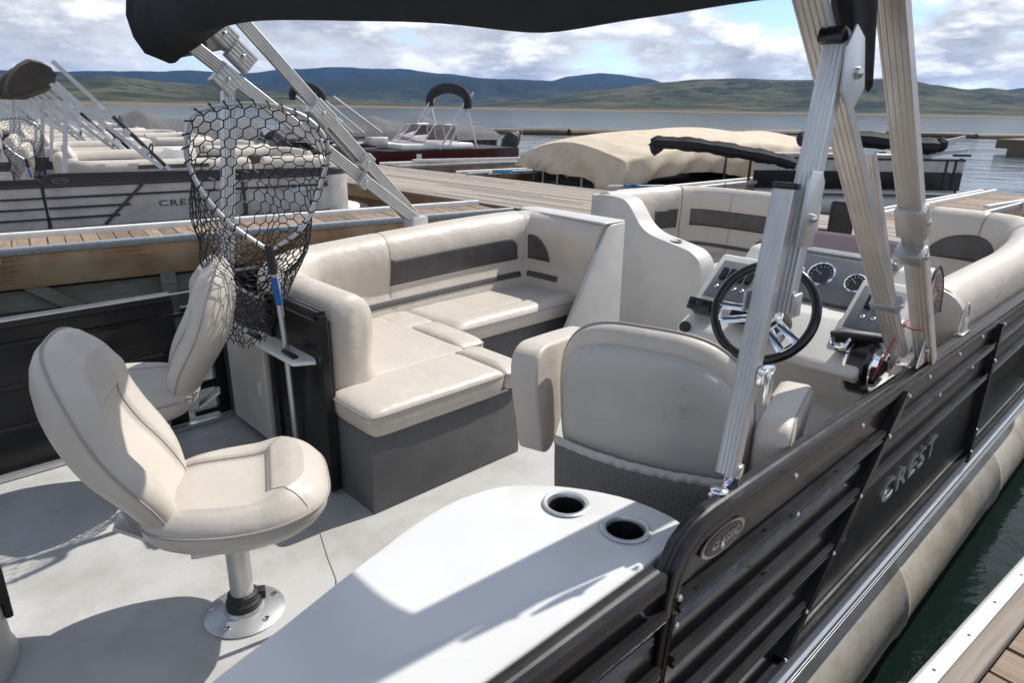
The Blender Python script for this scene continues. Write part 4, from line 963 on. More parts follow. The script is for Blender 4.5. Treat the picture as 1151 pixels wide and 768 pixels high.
# ------------------------------------------------------------------ landing net
def make_net(seed=0, bag=True, NU=34, NV=24):
    t = thing('landing_net', 'black landing net with aluminium hoop and blue grip standing by the couch', 'landing net', (1.15, 2.50, .01))
    of = (1.15, 2.50, .01)
    F_ = .925
    Q = lambda p: V((p[0] * F_, p[1] * F_, 1.5 - (1.5 - p[2]) * F_))
    hoop0 = [(1.164, 2.617, .945), (1.046, 2.658, 1.051), (.965, 2.68, 1.167), (.921, 2.685, 1.285), (.92, 2.673, 1.38), (.95, 2.648, 1.463), (1.051, 2.596, 1.497), (1.175, 2.538, 1.50), (1.302, 2.485, 1.451), (1.369, 2.466, 1.357), (1.356, 2.488, 1.243), (1.283, 2.549, 1.041), (1.164, 2.617, .945)]
    hp = catmull([tuple(Q(p)) for p in hoop0], 8)
    g = MB(); g.tube(hp, .0078, 10); g.build('hoop', M['alu'], t, off=of)
    g = MB(); g.tube([Q((1.164, 2.617, .965)), Q((1.186, 2.631, .762)), Q((1.205, 2.649, .56)), Q((1.237, 2.701, .06)), V((1.150, 2.505, .012))], .0125, 12); g.build('handle', M['alu'], t, off=of)
    g = MB(); g.tube([Q((1.174, 2.6265, .835)), Q((1.191, 2.636, .715))], .0145, 12); g.build('grip', M['blue'], t, off=of)
    g = MB(); g.tube([Q((1.160, 2.615, .97)), Q((1.173, 2.625, .85))], .017, 10); g.build('yoke', M['rubber'], t, off=of)
    Ls = [0]
    for i in range(1, len(hp)): Ls.append(Ls[-1] + (hp[i] - hp[i - 1]).length)
    def hoop(u):
        s = (u % 1) * Ls[-1]
        for i in range(1, len(hp)):
            if s <= Ls[i]: return hp[i - 1].lerp(hp[i], (s - Ls[i - 1]) / (Ls[i] - Ls[i - 1]))
        return hp[-1]
    nrm_ = V((.42, .90, .12)).normalized(); lat = V((.9, -.42, 0)).normalized()
    ctr = Q((1.07, 2.74, .49))
    def P(u, v):
        h = hoop(u); a = (u + .0) * 2 * math.pi
        # bottom gathered ellipse: follow hoop's lateral position
        hl = (h - Q((1.145, 2.6, 1.2))).dot(lat) / .23
        top = sm(1.0, 1.42, h.z)
        c = ctr + lat * (.10 * hl) + nrm_ * (.03 + .12 * top) + V((0, 0, .03 * abs(hl) + .0 * top))
        k = v ** 1.05
        p = h.lerp(c, k)
        p += nrm_ * (.13 * math.sin(math.pi * min(1, v * 1.05)) ** .8 * (.35 + .65 * top)) * 1
        p += lat * (.03 * math.sin(math.pi * v) * hl)
        p += V((noise.noise(V((u * 9, v * 5, seed))), noise.noise(V((u * 9, v * 5, seed + 4))), noise.noise(V((u * 9, v * 5, seed + 8))))) * .036 * sm(0, .3, v)
        return p
    g = MB(); r = .0022
    def pt(i, j): # honeycomb vertices; brick representation
        return None
    # hexagons in (a,b) lattice: column spacing 1, brick-wall hexes
    def node(i, j, k):
        # i column, j row, k 0 lower,1 upper of vertical edge
        u = (i + (.5 if j % 2 else 0)) / NU; v = (j + (.16 if k == 0 else .84)) / NV - .02
        return P(u, max(0, min(1, v)))
    def seg(a, b):
        g.sweep([a, b], [(r, 0), (0, r), (-r, 0), (0, -r)], cap=False)
    for j in range(NV):
        for i in range(NU):
            a, b = node(i, j, 0), node(i, j, 1); seg(a, b)
            if j < NV - 1:
                if j % 2 == 0: seg(b, node(i, j + 1, 0)); seg(b, node(i - 1, j + 1, 0))
                else: seg(b, node(i, j + 1, 0)); seg(b, node(i + 1, j + 1, 0))
    # loops over the hoop
    for i in range(NU * 1):
        u = i / NU; h = hoop(u); tg = (hoop(u + .01) - hoop(u - .01)).normalized(); s_ = tg.cross(nrm_)
        g.tube([h + (s_ * math.cos(a) + nrm_ * math.sin(a)) * .0125 + tg * .012 * math.sin(a / 2) for a in [k * math.pi / 4 for k in range(9)]], .0026, 5)
    g.build('net_bag', M['netcord'], t, off=of, smooth=False)
    return t
net = make_net()

# ------------------------------------------------------------------ near dock (bottom right)
YAW = rad(-5.3)
nd = thing('finger_dock', 'near wooden finger dock with white metal edging at the lower right corner', 'dock', (1.867, .31, -.02), YAW, 'wooden finger docks')
g = MB(); g.prism([(-.02, -.10), (0, -.10), (.0, .0), (-.012, .012), (-.055, .012), (-.055, 0), (-.02, -.012)], -4, 5.2, 'x'); g.build('metal_edging', M['edgewhite'], nd, bevel=.003)
g = MB(); 
for k in range(40):
    g.lathe([(.005, 0), (.005, .0015), (.001, .002)], c=(-3.9 + k * .235, -.034 + .004 * R.uniform(-1, 1), .012), n=8)
split_build(g, 'nail', M['rubber'], nd)
g = MB(); g.box((.6, -.088, .0), (9.2, .062, .045)); g.build('edge_beam', M['plankX'], nd, bevel=.008, seg=3)
g = MB(); ix = planks(g, -3.8, 5.1, -1.4, -.124, -.012, .145, 'x', gap=.014); o = g.build('planks', M['plankY'], nd); set_plank(o, ix)
g = MB()
for x in (-3, -1, 1, 3, 5): g.box((x, -.12, -.3), (.12, .1, .5))
g.box((.6, -.12, -.25), (9.2, .05, .25)); g.build('underframe', M['greenwood'], nd)
cl = thing('dock_cleat', 'galvanised bracket with notches on the near dock edge', 'bracket', (2.9, .2, 0)) if False else None

# ------------------------------------------------------------------ left finger dock
def dock_between(p0, p1, width, label, seed=1, board=True, planksX=False):
    p0, p1 = V((*p0, 0)), V((*p1, 0)); L_ = (p1 - p0).length; a = math.atan2(p1.y - p0.y, p1.x - p0.x)
    t = thing('finger_dock', label, 'dock', (p0.x, p0.y, -.02), a, 'wooden finger docks')
    g = MB(); ix = planks(g, 0, L_, .03, width - .03, -.01, .17, 'x', seed=seed); o = g.build('planks', M['plankY'], t); set_plank(o, ix)
    for y, w in ((0, -1), (width, 1)):
        g = MB(); g.sweep([V((-.3, y, .035)), V((L_, y, .035))], [(-.03, -.05), (.03, -.05), (.034, .0), (.03, .022), (.0, .035), (-.03, .022), (-.034, 0)], side=(0, -1, 0)); g.build('edge_rail', M['edgewhite'] if w > 0 else M['steel'], t, ang=40)
        g = MB(); g.box((L_ / 2, y - w * 0 + .02 * -w, -.20), (L_, .04, .36)); g.build('side_board', M['fascia'], t, bevel=.004)
    g = MB(); rr = random.Random(seed)
    x = .35
    while x < L_ - .3:
        g.box((x, -.0, -.52), (.16, .05, .34)); 
        g.box((x + .75, .03, -.50), (.62, .04, .13), Matrix.Rotation(rad(-38 if int(x) % 2 else 38), 3, 'Y'))
        x += 1.9
    split_build(g, 'brace_timber', M['greenwood'], t)
    g = MB(); g.box((L_ / 2, .12, -.58), (L_, .10, .32)); g.box((L_ / 2, width - .12, -.58), (L_, .1, .32)); split_build(g, 'float', M['greenwood'], t)
    g = MB()
    for x in (.6, 2.6, 4.6): g.box((x, -.045, -.02), (.03, .02, .14)); g.tube([V((x, -.05, .0)), V((x, -.05, .08))], .012, 8)
    split_build(g, 'bracket', M['steel'], t)
    return t
dock_between((-1.6, 9.12), (7.35, 7.68), 1.02, 'wooden finger dock with brown side board between the foreground boat and the grey boats', seed=3)
# main walkway
wk = MB()
ang_w = math.atan2(-.9, 8)  # small skew
ix = planks(wk, 8.05, 11.15, -14, 60, -.045, .14, 'y', gap=.01, seed=4) if False else []
a = 8.0; rr = random.Random(5); idx = []
while a < 11.2:
    y = -10 + rr.uniform(-2, 0)
    while y < 46:
        l = rr.uniform(3.2, 4.2); n0 = len(wk.f); wk.box((a + .066, y + l / 2, -.04 + rr.uniform(-.003, .003)), (.132, l - .006, .04)); idx += [rr.random()] * (len(wk.f) - n0); y += l
    a += .14
wo = wk.build('wooden_walkway', M['plankfar']); set_plank(wo, idx); tag(wo, kind='structure')
wo.rotation_euler.z = rad(2.2)
g = MB(); g.box((8.02, 18, -.16), (.06, 56, .22)); g.box((11.18, 18, -.16), (.06, 56, .22)); g.box((9.6, 18, -.4), (2.9, 56, .4))
o = g.build('wooden_walkway', M['fascia']); tag(o, kind='structure'); o.rotation_euler.z = rad(2.2)
# far-side fingers
dock_between((10.75, 15.2), (17.4, 14.3), 1.1, 'wooden finger dock in front of the maroon runabout', seed=8)
dock_between((10.9, 12.6), (17.6, 11.7), .5, 'narrow finger dock with pale rails beside the tan covered boat', seed=9)
dock_between((10.9, 7.75), (17.6, 7.45), .45, 'narrow finger dock between the tan covered boat and the black and white pontoon boat', seed=10)
dock_between((10.4, 2.9), (17.3, 2.55), 1.0, 'weathered finger dock running out to the right beyond the bow', seed=11)
for nm, lab, a, b, r_ in (('dock_pole', 'long pale pole lying on the dock beside the black and white pontoon boat', (10.4, 4.05, .03), (16.6, 3.62, .06), .035), ('dock_pole', 'pale pole lying on planks at the right picture edge', (13.8, 2.9, .04), (17.0, 2.5, .04), .04),
                          ('dock_pole', 'white pole on the walkway edge below the maroon runabout', (11.6, 16.2, .06), (16.2, 14.9, .06), .05), ('dock_pole', 'pale pole lying beside the tan covered boat with blue rope at its end', (10.9, 12.2, .05), (13.2, 11.6, .05), .045), ('dock_pole', 'pale board lying on planks in front of the tan covered boat', (11.0, 8.75, .04), (11.9, 8.05, .05), .04)):
    t = MB(); mid = (V(a) + V(b)) / 2
    t.sweep([V(a), V(b)], [(-r_, -r_ * .7), (r_, -r_ * .7), (r_ * 1.05, 0), (r_, r_ * .6), (0, r_ * .75), (-r_, r_ * .6), (-r_ * 1.05, 0)]); o = t.build(nm, M['edgewhite'], None, off=tuple(mid)); o.location = mid; tag(o, lab, 'pole', 'poles lying on the docks')
for i, (p, lab) in enumerate((((11.3, 8.2, .03), 'tangled blue rope on the dock in front of the tan covered boat'), ((11.2, 11.9, .06), 'coil of blue rope near the front corner of the tan covered boat'))):
    g = MB(); rr = random.Random(i); P_ = [V((rr.uniform(-.25, .25), rr.uniform(-.35, .35), .02 + .03 * rr.random())) for _ in range(16)]
    g.tube(catmull([tuple(q) for q in P_], 5), .016, 6); o = g.build('mooring_rope', M['rope']); o.location = p; tag(o, lab, 'rope', 'blue mooring ropes')

# ------------------------------------------------------------------ background pontoon boats
style_silver = dict(rail=M['hulldark'], panel=M['hullgrey'], band=M['hulldark'], letters=M['letterdark'], deck=M['deck'])
style_bw = dict(rail=M['blackgloss'], panel=M['hullgrey'], band=M['hullgrey'], letters=M['letterdark'], deck=M['deck'])
def simple_couch(root, path, sgn, x0, x1, y0, y1, inl, zs=1.04):
    S, ls, b = backrest(path, prof, sgn, root, (0, 0, 0), inl, zscale=lambda s: zs, ends=(1, 1), nu=60)
    g = MB(); g.box(((x0 + x1) / 2, (y0 + y1) / 2, .2), (x1 - x0, y1 - y0, .4)); g.build('seat', M['vinyl'], root, bevel=.03, seg=3)
def bg_boat(label, style, loc, rz, canopy='up', chairs=True, group=None):
    t = thing('pontoon_boat', label, 'pontoon boat', loc, rz, group)
    build_hull(t, (0, 0, 0), style, detail=False)
    # aft inner couch near starboard fence
    simple_couch(t, catmull([(3.6, .64), (2.6, .64), (1.9, .64), (1.55, .66), (1.35, .80), (1.3, 1.1), (1.3, 1.3)], 5), 1 * -1, 1.5, 3.6, .8, 1.3, [(.2, 1.3, .0, .0, '')] if False else [])
    simple_couch(t, catmull([(1.25, 2.3), (1.25, 2.8), (1.4, 3.15), (1.8, 3.25), (2.6, 3.25), (3.1, 3.25)], 5), -1, 1.4, 3.1, 2.5, 3.1, [(1.0, 2.0, .57, .70, 'R')])
    simple_couch(t, catmull([(3.9, 3.25), (4.6, 3.24), (4.95, 3.0), (5.03, 2.5), (5.03, 2.0)], 5), -1, 4.2, 4.9, 2.1, 3.1, [(.3, 1.7, .57, .70, '')])
    simple_couch(t, catmull([(5.03, 1.3), (5.0, .9), (4.7, .66), (4.2, .64), (3.75, .64)], 5), -1, 3.8, 4.9, .8, 1.3, [(.5, 1.3, .57, .70, '')])
    o = None
    # outer dark inlay on backs seen from outside
    g = MB(); g.box((2.55, .632, .775), (.9, .008, .05)); g.build('back_stripe', M['darkvinyl'], t)
    # console + wheel
    g = MB(); g.prism([(2.6, 0), (2.45, .7), (2.7, .95), (3.0, .95), (3.1, 0)], 1.4, 2.0, 'y'); g.build('console', M['gelw'], t, bevel=.02)
    g = MB(); g.tube([V((2.42 + .05 * math.sin(a), 1.7 + .18 * math.cos(a), .85 + .17 * math.sin(a))) for a in [k * math.pi / 12 for k in range(24)]], .014, 6, closed=True); g.build('steering_wheel', M['rubber'], t)
    if chairs:
        for (x, y, a) in ((.55, 1.1, 200), (.6, 2.7, 160), (1.75, 1.75, 0)):
            mb, _, _ = pad(.5, .5, .14, n=2.6, rings=6, seg=28, crown=.01); ca, sa = math.cos(rad(a)), math.sin(rad(a))
            mb.v = [(x + ca * vx - sa * vy, y + sa * vx + ca * vy, vz + .38) for vx, vy, vz in mb.v]
            mb.lathe([(.12, 0), (.12, .02), (.035, .03), (.035, .4)], c=(x, y, 0), n=14)
            m2, _, _ = pad(.48, .58, .14, n=2.6, rings=6, seg=28); m2.v = [(x + ca * (-.3 + vz - .07 - .25 * vx) - sa * vy, y + sa * (-.3 + vz - .07 - .25 * vx) + ca * vy, vx + .74) for vx, vy, vz in m2.v]
            mb.add(m2.v, m2.f); mb.build('chair', M['vinyl'], t)
    if canopy in ('up', 'brown'):
        g = MB()
        for y in (.62, 3.26):
            for a, b in (((2.39, .75), (1.1, 1.98)), ((2.49, .72), (1.35, 2.06)), ((2.43, .78), (1.9, 1.42)), ((1.25, .70), (1.42, 1.62))): g.sweep([V((a[0], y, a[1])), V((b[0], y, b[1]))], [(-.015, -.025), (.015, -.025), (.015, .025), (-.015, .025)], side=(0, -1, 0))
            for x, z in ((2.02, 1.22), (1.75, 1.50), (2.2, .98)): g.box((x, y, z), (.09, .06, .09), Matrix.Rotation(aB, 3, 'Y'))
        split_build(g, 'frame_tube', M['framebg'], t)
        g = MB()
        def cp(u, v):
            a = v * 2 * math.pi; y = lerp(.60, 3.3, u); sg_ = .05 * math.sin(u * math.pi) + .02 * math.sin(u * 23)
            return V((1.10 + .26 * math.cos(a) + (.10 if math.sin(a) < 0 else 0) * math.sin(u * 31) * .3, y, 1.90 + sg_ + .15 * math.sin(a) + (-.13 * max(0, -math.sin(a)) * (1 - abs(2 * u - 1)) ** .3) - .3 * max(0, -math.cos(a)) * .6))
        g.grid(cp, 40, 14); g.add([cp(0, k / 13) for k in range(14)], [tuple(range(14))]); g.add([cp(1, k / 13) for k in range(14)], [tuple(range(14))])
        g.build('folded_canopy', M['brown'], t)
    return t
def rot2(x, y, a): return x * math.cos(a) - y * math.sin(a), x * math.sin(a) + y * math.cos(a)
def place_pt(px_, py_, x, y, a):
    rx, ry = rot2(px_, py_, a); return x - rx, y - ry
A1 = rad(-8)
bx, by = place_pt(1.0, .59, 1.77, 10.38, A1)
b1 = bg_boat('nearest silver and charcoal pontoon boat behind the left finger dock, brown canopy folded up', style_silver, (bx, by, -.1), A1, group='rental pontoon boats moored in a row')
ords = ['second in the left row', 'third in the left row', 'fourth in the left row', 'fifth in the left row', 'sixth in the left row', 'farthest in the left row']
for k in range(6):
    c = copy_tree(b1); d = 3.15 * (k + 1) + (.5 if k % 2 else 0)
    c.location = (bx + d * .09 + R.uniform(-.15, .15), by + d, -.1); c.rotation_euler.z = A1 + R.uniform(-.012, .012)
    c['label'] = 'silver pontoon boat with raised bimini frame, ' + ords[k]
# registration decals on nearest silver boat
g = MB(); Mx = Matrix(((1, 0, 0), (0, 0, -1), (0, 1, 0))).to_4x4()
rg_ = tag(MB().box((4.27, YS - .009, .42), (.12, .003, .12)).box((4.42, YS - .009, .41), (.08, .003, .09)).build('registration_sticker', M['decal'], b1))
text_mesh('4Y', .15, Matrix.Translation((4.63, YS - .010, .44)) @ Mx, 'registration_number', M['letterdark'], b1, ext=.002)
g = MB(); g.box((4.15, YS - .009, .43), (.07, .003, .07)); g.build('registration_sticker', M['teal'], b1)
# net on the silver boat
n2 = copy_tree(net); n2['label'] = 'bare landing net standing in the nearest silver pontoon boat under its brown canopy'
nx, ny = rot2(.95, 1.0, A1); n2.location = (bx + nx, by + ny, -.2)

# black and white pontoon boat, bow towards the walkway
A2 = rad(180 - 2)
def make_bw():
    t = thing('pontoon_boat', 'black and white pontoon boat with black canopy folded flat beyond the walkway', 'pontoon boat', (17.95, 4.62, -.12), rad(-43))
    L0, L1, y0, y1 = -5.0, .2, 0, 2.75
    def S2(mb, nm, m, par=t, **k): return mb.build(nm, m, par, **k)
    g = MB(); g.prism([(L0 + .3, y0), (L1, y0), (L1, y1), (L0 + .3, y1), (L0, y1 - .4), (L0, y0 + .4)], -.05, 0); S2(g, 'deck', M['deck'])
    g = MB(); g.prism([(L0 + .27, y0 - .03), (L1, y0 - .03), (L1, y1 + .03), (L0 + .27, y1 + .03), (L0 - .03, y1 - .4), (L0 - .03, y0 + .4)], -.12, -.055); S2(g, 'rub_rail', M['alu'], bevel=.01)
    for y in (y0 + .33, y1 - .33):
        g = MB(); g.lathe([(.02, L0 - .2), (.2, L0 + .25), (.31, L0 + .8), (.31, L1 + .2), (.05, L1 + .3)], c=(0, y, -.38), n=24, M=Matrix(((0, 0, 1), (0, 1, 0), (-1, 0, 0)))); S2(g, 'pontoon', M['white'])
    for yy, sg in ((y0, -1), (y1, 1)):
        g = MB(); g.box((L0 / 2 + .6 - .3 + .15, yy, .21), (L1 - L0 - .5, .02, .36)); S2(g, 'lower_panel', M['blackgloss'])
        g = MB(); g.box((L0 / 2 + .6 - .3 + .15, yy, .52), (L1 - L0 - .5, .02, .24)); S2(g, 'upper_panel', M['hullgrey'])
        g = MB(); g.box((L0 / 2 + .75 - .3, yy, .66), (L1 - L0 - .5, .05, .045)); g.box((L0 / 2 + .75 - .3, yy, .02), (L1 - L0 - .5, .05, .04))
        for x in (L0 + .5, L0 + 2.6, L0 + 4.9, L1 - .1): g.box((x, yy + sg * .005, .33), (.05, .04, .66))
        S2(g, 'fence_rail', M['black'])
    # bow: two panels and a gate
    for ya, yb in ((y0 + .35, y0 + 1.0), (y1 - 1.0, y1 - .1)):
        g = MB(); g.box((L0 + .05, (ya + yb) / 2, .19), (.02, yb - ya, .34)); S2(g, 'bow_lower_panel', M['blackgloss'])
        g = MB(); g.box((L0 + .05, (ya + yb) / 2, .50), (.02, yb - ya, .26)); S2(g, 'bow_upper_panel', M['hullgrey'])
        g = MB()
        for q in (ya, yb): g.box((L0 + .05, q, .33), (.05, .05, .68))
        for q in (.02, .66): g.box((L0 + .05, (ya + yb) / 2, q), (.048, yb - ya, .04))
        S2(g, 'bow_fence_rail', M['black'])
    g = MB(); g.box((L0 + .03, 1.38, .19), (.02, .5, .34)); S2(g, 'gate_panel', M['blackgloss'])
    g = MB(); g.box((L0 + .03, 1.38, .50), (.02, .5, .26)); gt = S2(g, 'gate', M['hullgrey'])
    text_mesh('C', .2, Matrix.Translation((L0 + .015, 1.38, .51)) @ Matrix(((0, 0, -1), (-1, 0, 0), (0, 1, 0))).to_4x4(), 'gate_emblem', M['silver'], gt, ext=.003)
    Mx_ = Matrix(((1, 0, 0), (0, 0, -1), (0, 1, 0))).to_4x4()
    text_mesh('CREST', .15, Matrix.Translation((-2.0, -.013, .53)) @ Mx_, 'logo_letters', M['letterdark'], t, ext=.003, sx=1.5, space=1.15)
    g = MB(); g.box((-2.2, -.012, .25), (.16, .004, .12)); S2(g, 'registration_sticker', M['teal'])
    g = MB(); g.box((-1.95, -.012, .25), (.30, .004, .10)); S2(g, 'registration_sticker', M['blue'])
    g = MB(); g.lathe([(.03, 0), (.03, .02), (.001, .03)], c=(-3.1, -.012, .10), n=12, M=Matrix.Rotation(rad(90), 3, 'X')); S2(g, 'marker_light', M['red'])
    g = MB(); g.box((-2.2, .2, .70), (3.6, .28, .14)); g.box((-2.4, 2.5, .70), (4, .3, .16)); g.box((-2.2, .5, .25), (3.6, .5, .4)); split_build(g, 'seat', M['vinyl'], t, bevel=.05, seg=3)
    # poles, motor
    g = MB(); 
    for k, (a, b) in enumerate((((-1.3, .2, .75), (.25, .1, 1.15)), ((-1.3, .35, .75), (.2, .3, 1.02)), ((-1.0, .1, .7), (.3, .0, .88)), ((-1.6, .5, .8), (-3.2, .5, 1.05)))): g.sweep([V(a), V(b)], [(-.03, -.04), (.03, -.04), (.03, .04), (-.03, .04)])
    split_build(g, 'frame_tube', M['framebg'], t)
    g = MB(); g.box((.5, 1.3, .25), (.5, .4, .5)); g.box((.5, 1.3, -.3), (.25, .15, .9)); S2(g, 'outboard_motor', M['rubber'], bevel=.08, seg=3)
    g = MB(); g.box((.28, .1, .25), (.05, .06, .9)); g.box((.4, .3, .75), (.4, .05, .05)); S2(g, 'ladder', M['rubber'])
    return t
bw = make_bw()
def bundle(label, pts, r, m, cat='folded canopy', nm='folded_canopy'):
    g = MB(); P_ = catmull(pts, 8); n = len(P_)
    rows = []
    g.sweep(P_, [(r * (1 + .12 * math.sin(k * 2.1)) * math.cos(k * math.pi / 7), r * (1 + .12 * math.cos(k * 1.7)) * math.sin(k * math.pi / 7)) for k in range(14)], scale=lambda u: (.65 + .35 * math.sin(math.pi * min(1, .08 + u * .9)) ** .4) * (1 + .10 * math.sin(u * 37) + .07 * math.sin(u * 91)))
    c = P_[n // 2]; o = g.build(nm, m, None, off=tuple(c)); o.location = c; tag(o, label, cat, 'folded canopies'); return o
bundle('black canopy bundle lying across the bow of the black and white pontoon boat', [(11.86, 8.2, .70), (11.84, 8.28, .88), (12.2, 7.63, .87), (12.7, 6.94, .76), (13.07, 6.37, .65), (13.26, 6.01, .55)], .12, M['canvas'])
bundle('black canopy bundle over the stern of the black and white pontoon boat', [(15.2, 6.9, .95), (16.0, 6.3, 1.0), (16.9, 5.5, .90), (17.5, 4.95, .84), (17.75, 4.8, .92)], .16, M['canvas'])

# tan covered boat
tb_ = thing('covered_boat', 'pontoon boat wrapped in a loose tan cover at the far side of the walkway', 'covered boat', (11.75, 10.35, -.12), rad(-5))
g = MB()
def cov(u, v):
    # u around half section from starboard(-y) to port(+y), v along length
    x = lerp(-.1, 7.2, v); w = 1.85 * (1 - .10 * (1 - sm(0, .08, v))) ; a = lerp(-1, 1, u)
    ridge = .98 + .22 * sm(0, .35, v) - .12 * sm(.6, 1, v) + .025 * math.sin(v * 14)
    ay = abs(a)
    if ay < .72: y = a / .72 * w * .97; z = ridge - .30 * (ay / .72) ** 1.7
    else:
        k = (ay - .72) / .28; y = math.copysign(w * (.97 + .05 * math.sin(k * 3)), a); hem = .30 + .22 * math.sin(v * 5.5 + (1 if a > 0 else 0)) - (.18 if a < 0 else 0)
        z = lerp(ridge - .30, hem, k)
        y += .07 * math.sin(v * 46 + k * 3) * k * 1
    fold = noise.noise(V((x * .5, y * .6, 3))) * .03 - .022 * math.exp(-(((x * .8 + y * .5) % 1.1 - .5) / .05) ** 2) * sm(.2, .8, ay)
    if v < .06: k = 1 - v / .06; z = lerp(z, z - .05, k)
    return V((x, y, z + fold))
g.grid(cov, 80, 120)
# front drape (faces the walkway)
def fr(u, v):
    p = cov(u, 0); a = lerp(-1, 1, u); hem = .24 + .012 * math.sin(u * 40) - .62 * sm(.42, .02, u) + .12 * sm(.6, 1, u)
    w = sm(0, 1, v)
    q = V((p.x - .14 * math.sin(v * 1.7) - .028 * math.sin(u * 58 + 2.5 * noise.noise(V((u * 6, 0, 0)))) * v - .05 * math.sin(u * 17 + v * 5) * v - .16 * abs(noise.noise(V((u * 8 - v * 1.6, v * .5, 7)))) * v ** .7, p.y, lerp(p.z, min(p.z, hem), v)))
    return q
g.grid(fr, 120, 22)
g.build('cover', M['tan'], tb_, ang=70)
g = MB(); g.box((3.6, 0, .18), (7.0, 2.6, .6)); g.build('fence', M['blackgloss'], tb_, bevel=.04)
g = MB()
for y in (-.9, -.2, .6, 1.1): g.box((.085, y, .2), (.03, .05, .6))
split_build(g, 'fence_post', M['alu'], tb_)
text_mesh('C', .24, Matrix.Translation((.085, .30, .22)) @ Matrix(((0, 0, -1), (-1, 0, 0), (0, 1, 0))).to_4x4(), 'emblem', M['silver'], tb_, ext=.003)
g = MB(); g.box((3.4, 0, -.15), (7.8, 2.9, .10)); g.build('deck', M['edgewhite'], tb_, bevel=.02)
for y in (-.95, .95):
    g = MB(); g.lathe([(.02, -.7), (.31, .1), (.31, 7.3), (.02, 7.4)], c=(0, y, -.42), n=20, M=Matrix(((0, 0, 1), (0, 1, 0), (-1, 0, 0)))); g.build('pontoon', M['pontoon'], tb_)
g = MB(); g.tube([V((-.1, 1.25, .35)), V((-.45, .8, -.02)), V((-.6, .45, .02)), V((-.15, .1, .0))], .02, 6); g.build('tie_strap', M['rubber'], tb_)

# maroon runabout
mr = thing('runabout', 'maroon runabout with wraparound windshield beyond the walkway', 'motorboat', (10.1, 19.0, -.16), rad(-4))
g = MB()
def hull(u, v):
    x = lerp(0, 6.2, v); w = .95 * sm(-.35, .35, 1 - v + .0) if False else .95 * (1 - .9 * max(0, (.35 - v) / .35) ** 2.0)
    k = abs(2 * u - 1); s_ = 1 if u > .5 else -1
    prof_y = [0, .75, .98, 1.0]; prof_z = [-.62, -.35, -.02, .32 + .10 * max(0, (.35 - v) / .35)]
    f = k * 3; i = min(2, int(f)); t = f - i
    return V((x, s_ * w * lerp(prof_y[i], prof_y[i + 1], t), lerp(prof_z[i], prof_z[i + 1], t)))
g.grid(hull, 25, 30); g.add([hull(k / 24, 1) for k in range(25)], [tuple(range(25))]); g.build('hull', M['maroon'], mr)
g = MB(); dkp = [(hull(0, v / 20).x, hull(0, v / 20).y * .98) for v in range(21)] + [(hull(1, v / 20).x, hull(1, v / 20).y * .98) for v in range(20, -1, -1)]
g.prism(dkp, .30, .34); g.build('deck', M['rubber'], mr)
g = MB(); g.prism([(2.2, -.75), (4.6, -.8), (4.6, .8), (2.2, .75)], .34, .50); g.build('cockpit', M['white'], mr, bevel=.05)
g = MB()
P0 = [(2.9, -.72), (2.55, -.45), (2.45, 0), (2.55, .45), (2.9, .72)]; Pt = [(3.3, -.68), (3.05, -.4), (2.97, 0), (3.05, .4), (3.3, .68)]
P0 = [(4.1, -.74)] + P0 + [(4.1, .74)]; Pt = [(4.0, -.70)] + Pt + [(4.0, .70)]
g.add([(x, y, .5) for x, y in P0] + [(x, y, 1.0) for x, y in Pt], [(i, i + 1, 8 + i, 7 + i) for i in range(6)]); ws_ = g.build('windshield', M['glass'], mr, smooth=False)
g = MB()
for i in range(7): g.tube([V((*P0[i], .5)), V((*Pt[i], 1.0))], .018, 6)
g.tube([V((*p, 1.0)) for p in Pt], .02, 6); g.tube([V((*p, .5)) for p in P0], .02, 6); g.build('windshield_frame', M['alu'], mr)
g = MB()
for y in (-.95, .95):
    for a, b in (((3.3, .35), (4.3, 1.75)), ((4.6, .35), (4.2, 1.7)), ((3.6, .4), (4.5, 1.9))): g.tube([V((a[0], y, a[1])), V((b[0], y * .95, b[1]))], .028, 8)
split_build(g, 'frame_tube', M['framebg'], mr)
g = MB(); g.sweep(catmull([(4.25, -.98, 1.45), (4.25, -.92, 1.78), (4.25, -.5, 1.95), (4.25, 0, 2.0), (4.25, .5, 1.95), (4.25, .92, 1.78), (4.25, .98, 1.5)], 5), [(.10 * math.cos(k * math.pi / 5), .15 * math.sin(k * math.pi / 5)) for k in range(10)]); g.build('folded_canopy', M['canvas'], mr)
for x, y, s_ in ((6.35, -.15, 1.), (6.9, .35, .85)):
    g = MB(); g.lathe([(.02, -.1), (.2 * s_, 0), (.26 * s_, .25), (.22 * s_, .5), (.08, .62), (.01, .63)], c=(x, y, .22), n=18, M=Matrix.Rotation(rad(30), 3, 'Y')); g.box((x - .05, y, -.1), (.15, .12, .9)); g.build('outboard_motor', M['rubber'], mr)
g = MB(); g.box((1.9, .1, .55), (.5, .4, .22)); g.tube([V((.6, .2, .45)), V((2.3, .3, .52))], .05, 8); g.build('trolling_motor', M['hullgrey'], mr, bevel=.06, seg=3)
g = MB(); g.box((2.6, -.965, .18), (.16, .02, .12)); g.build('registration_sticker', M['decal'], mr)

mr.scale = (1.12, 1.12, 1.12)
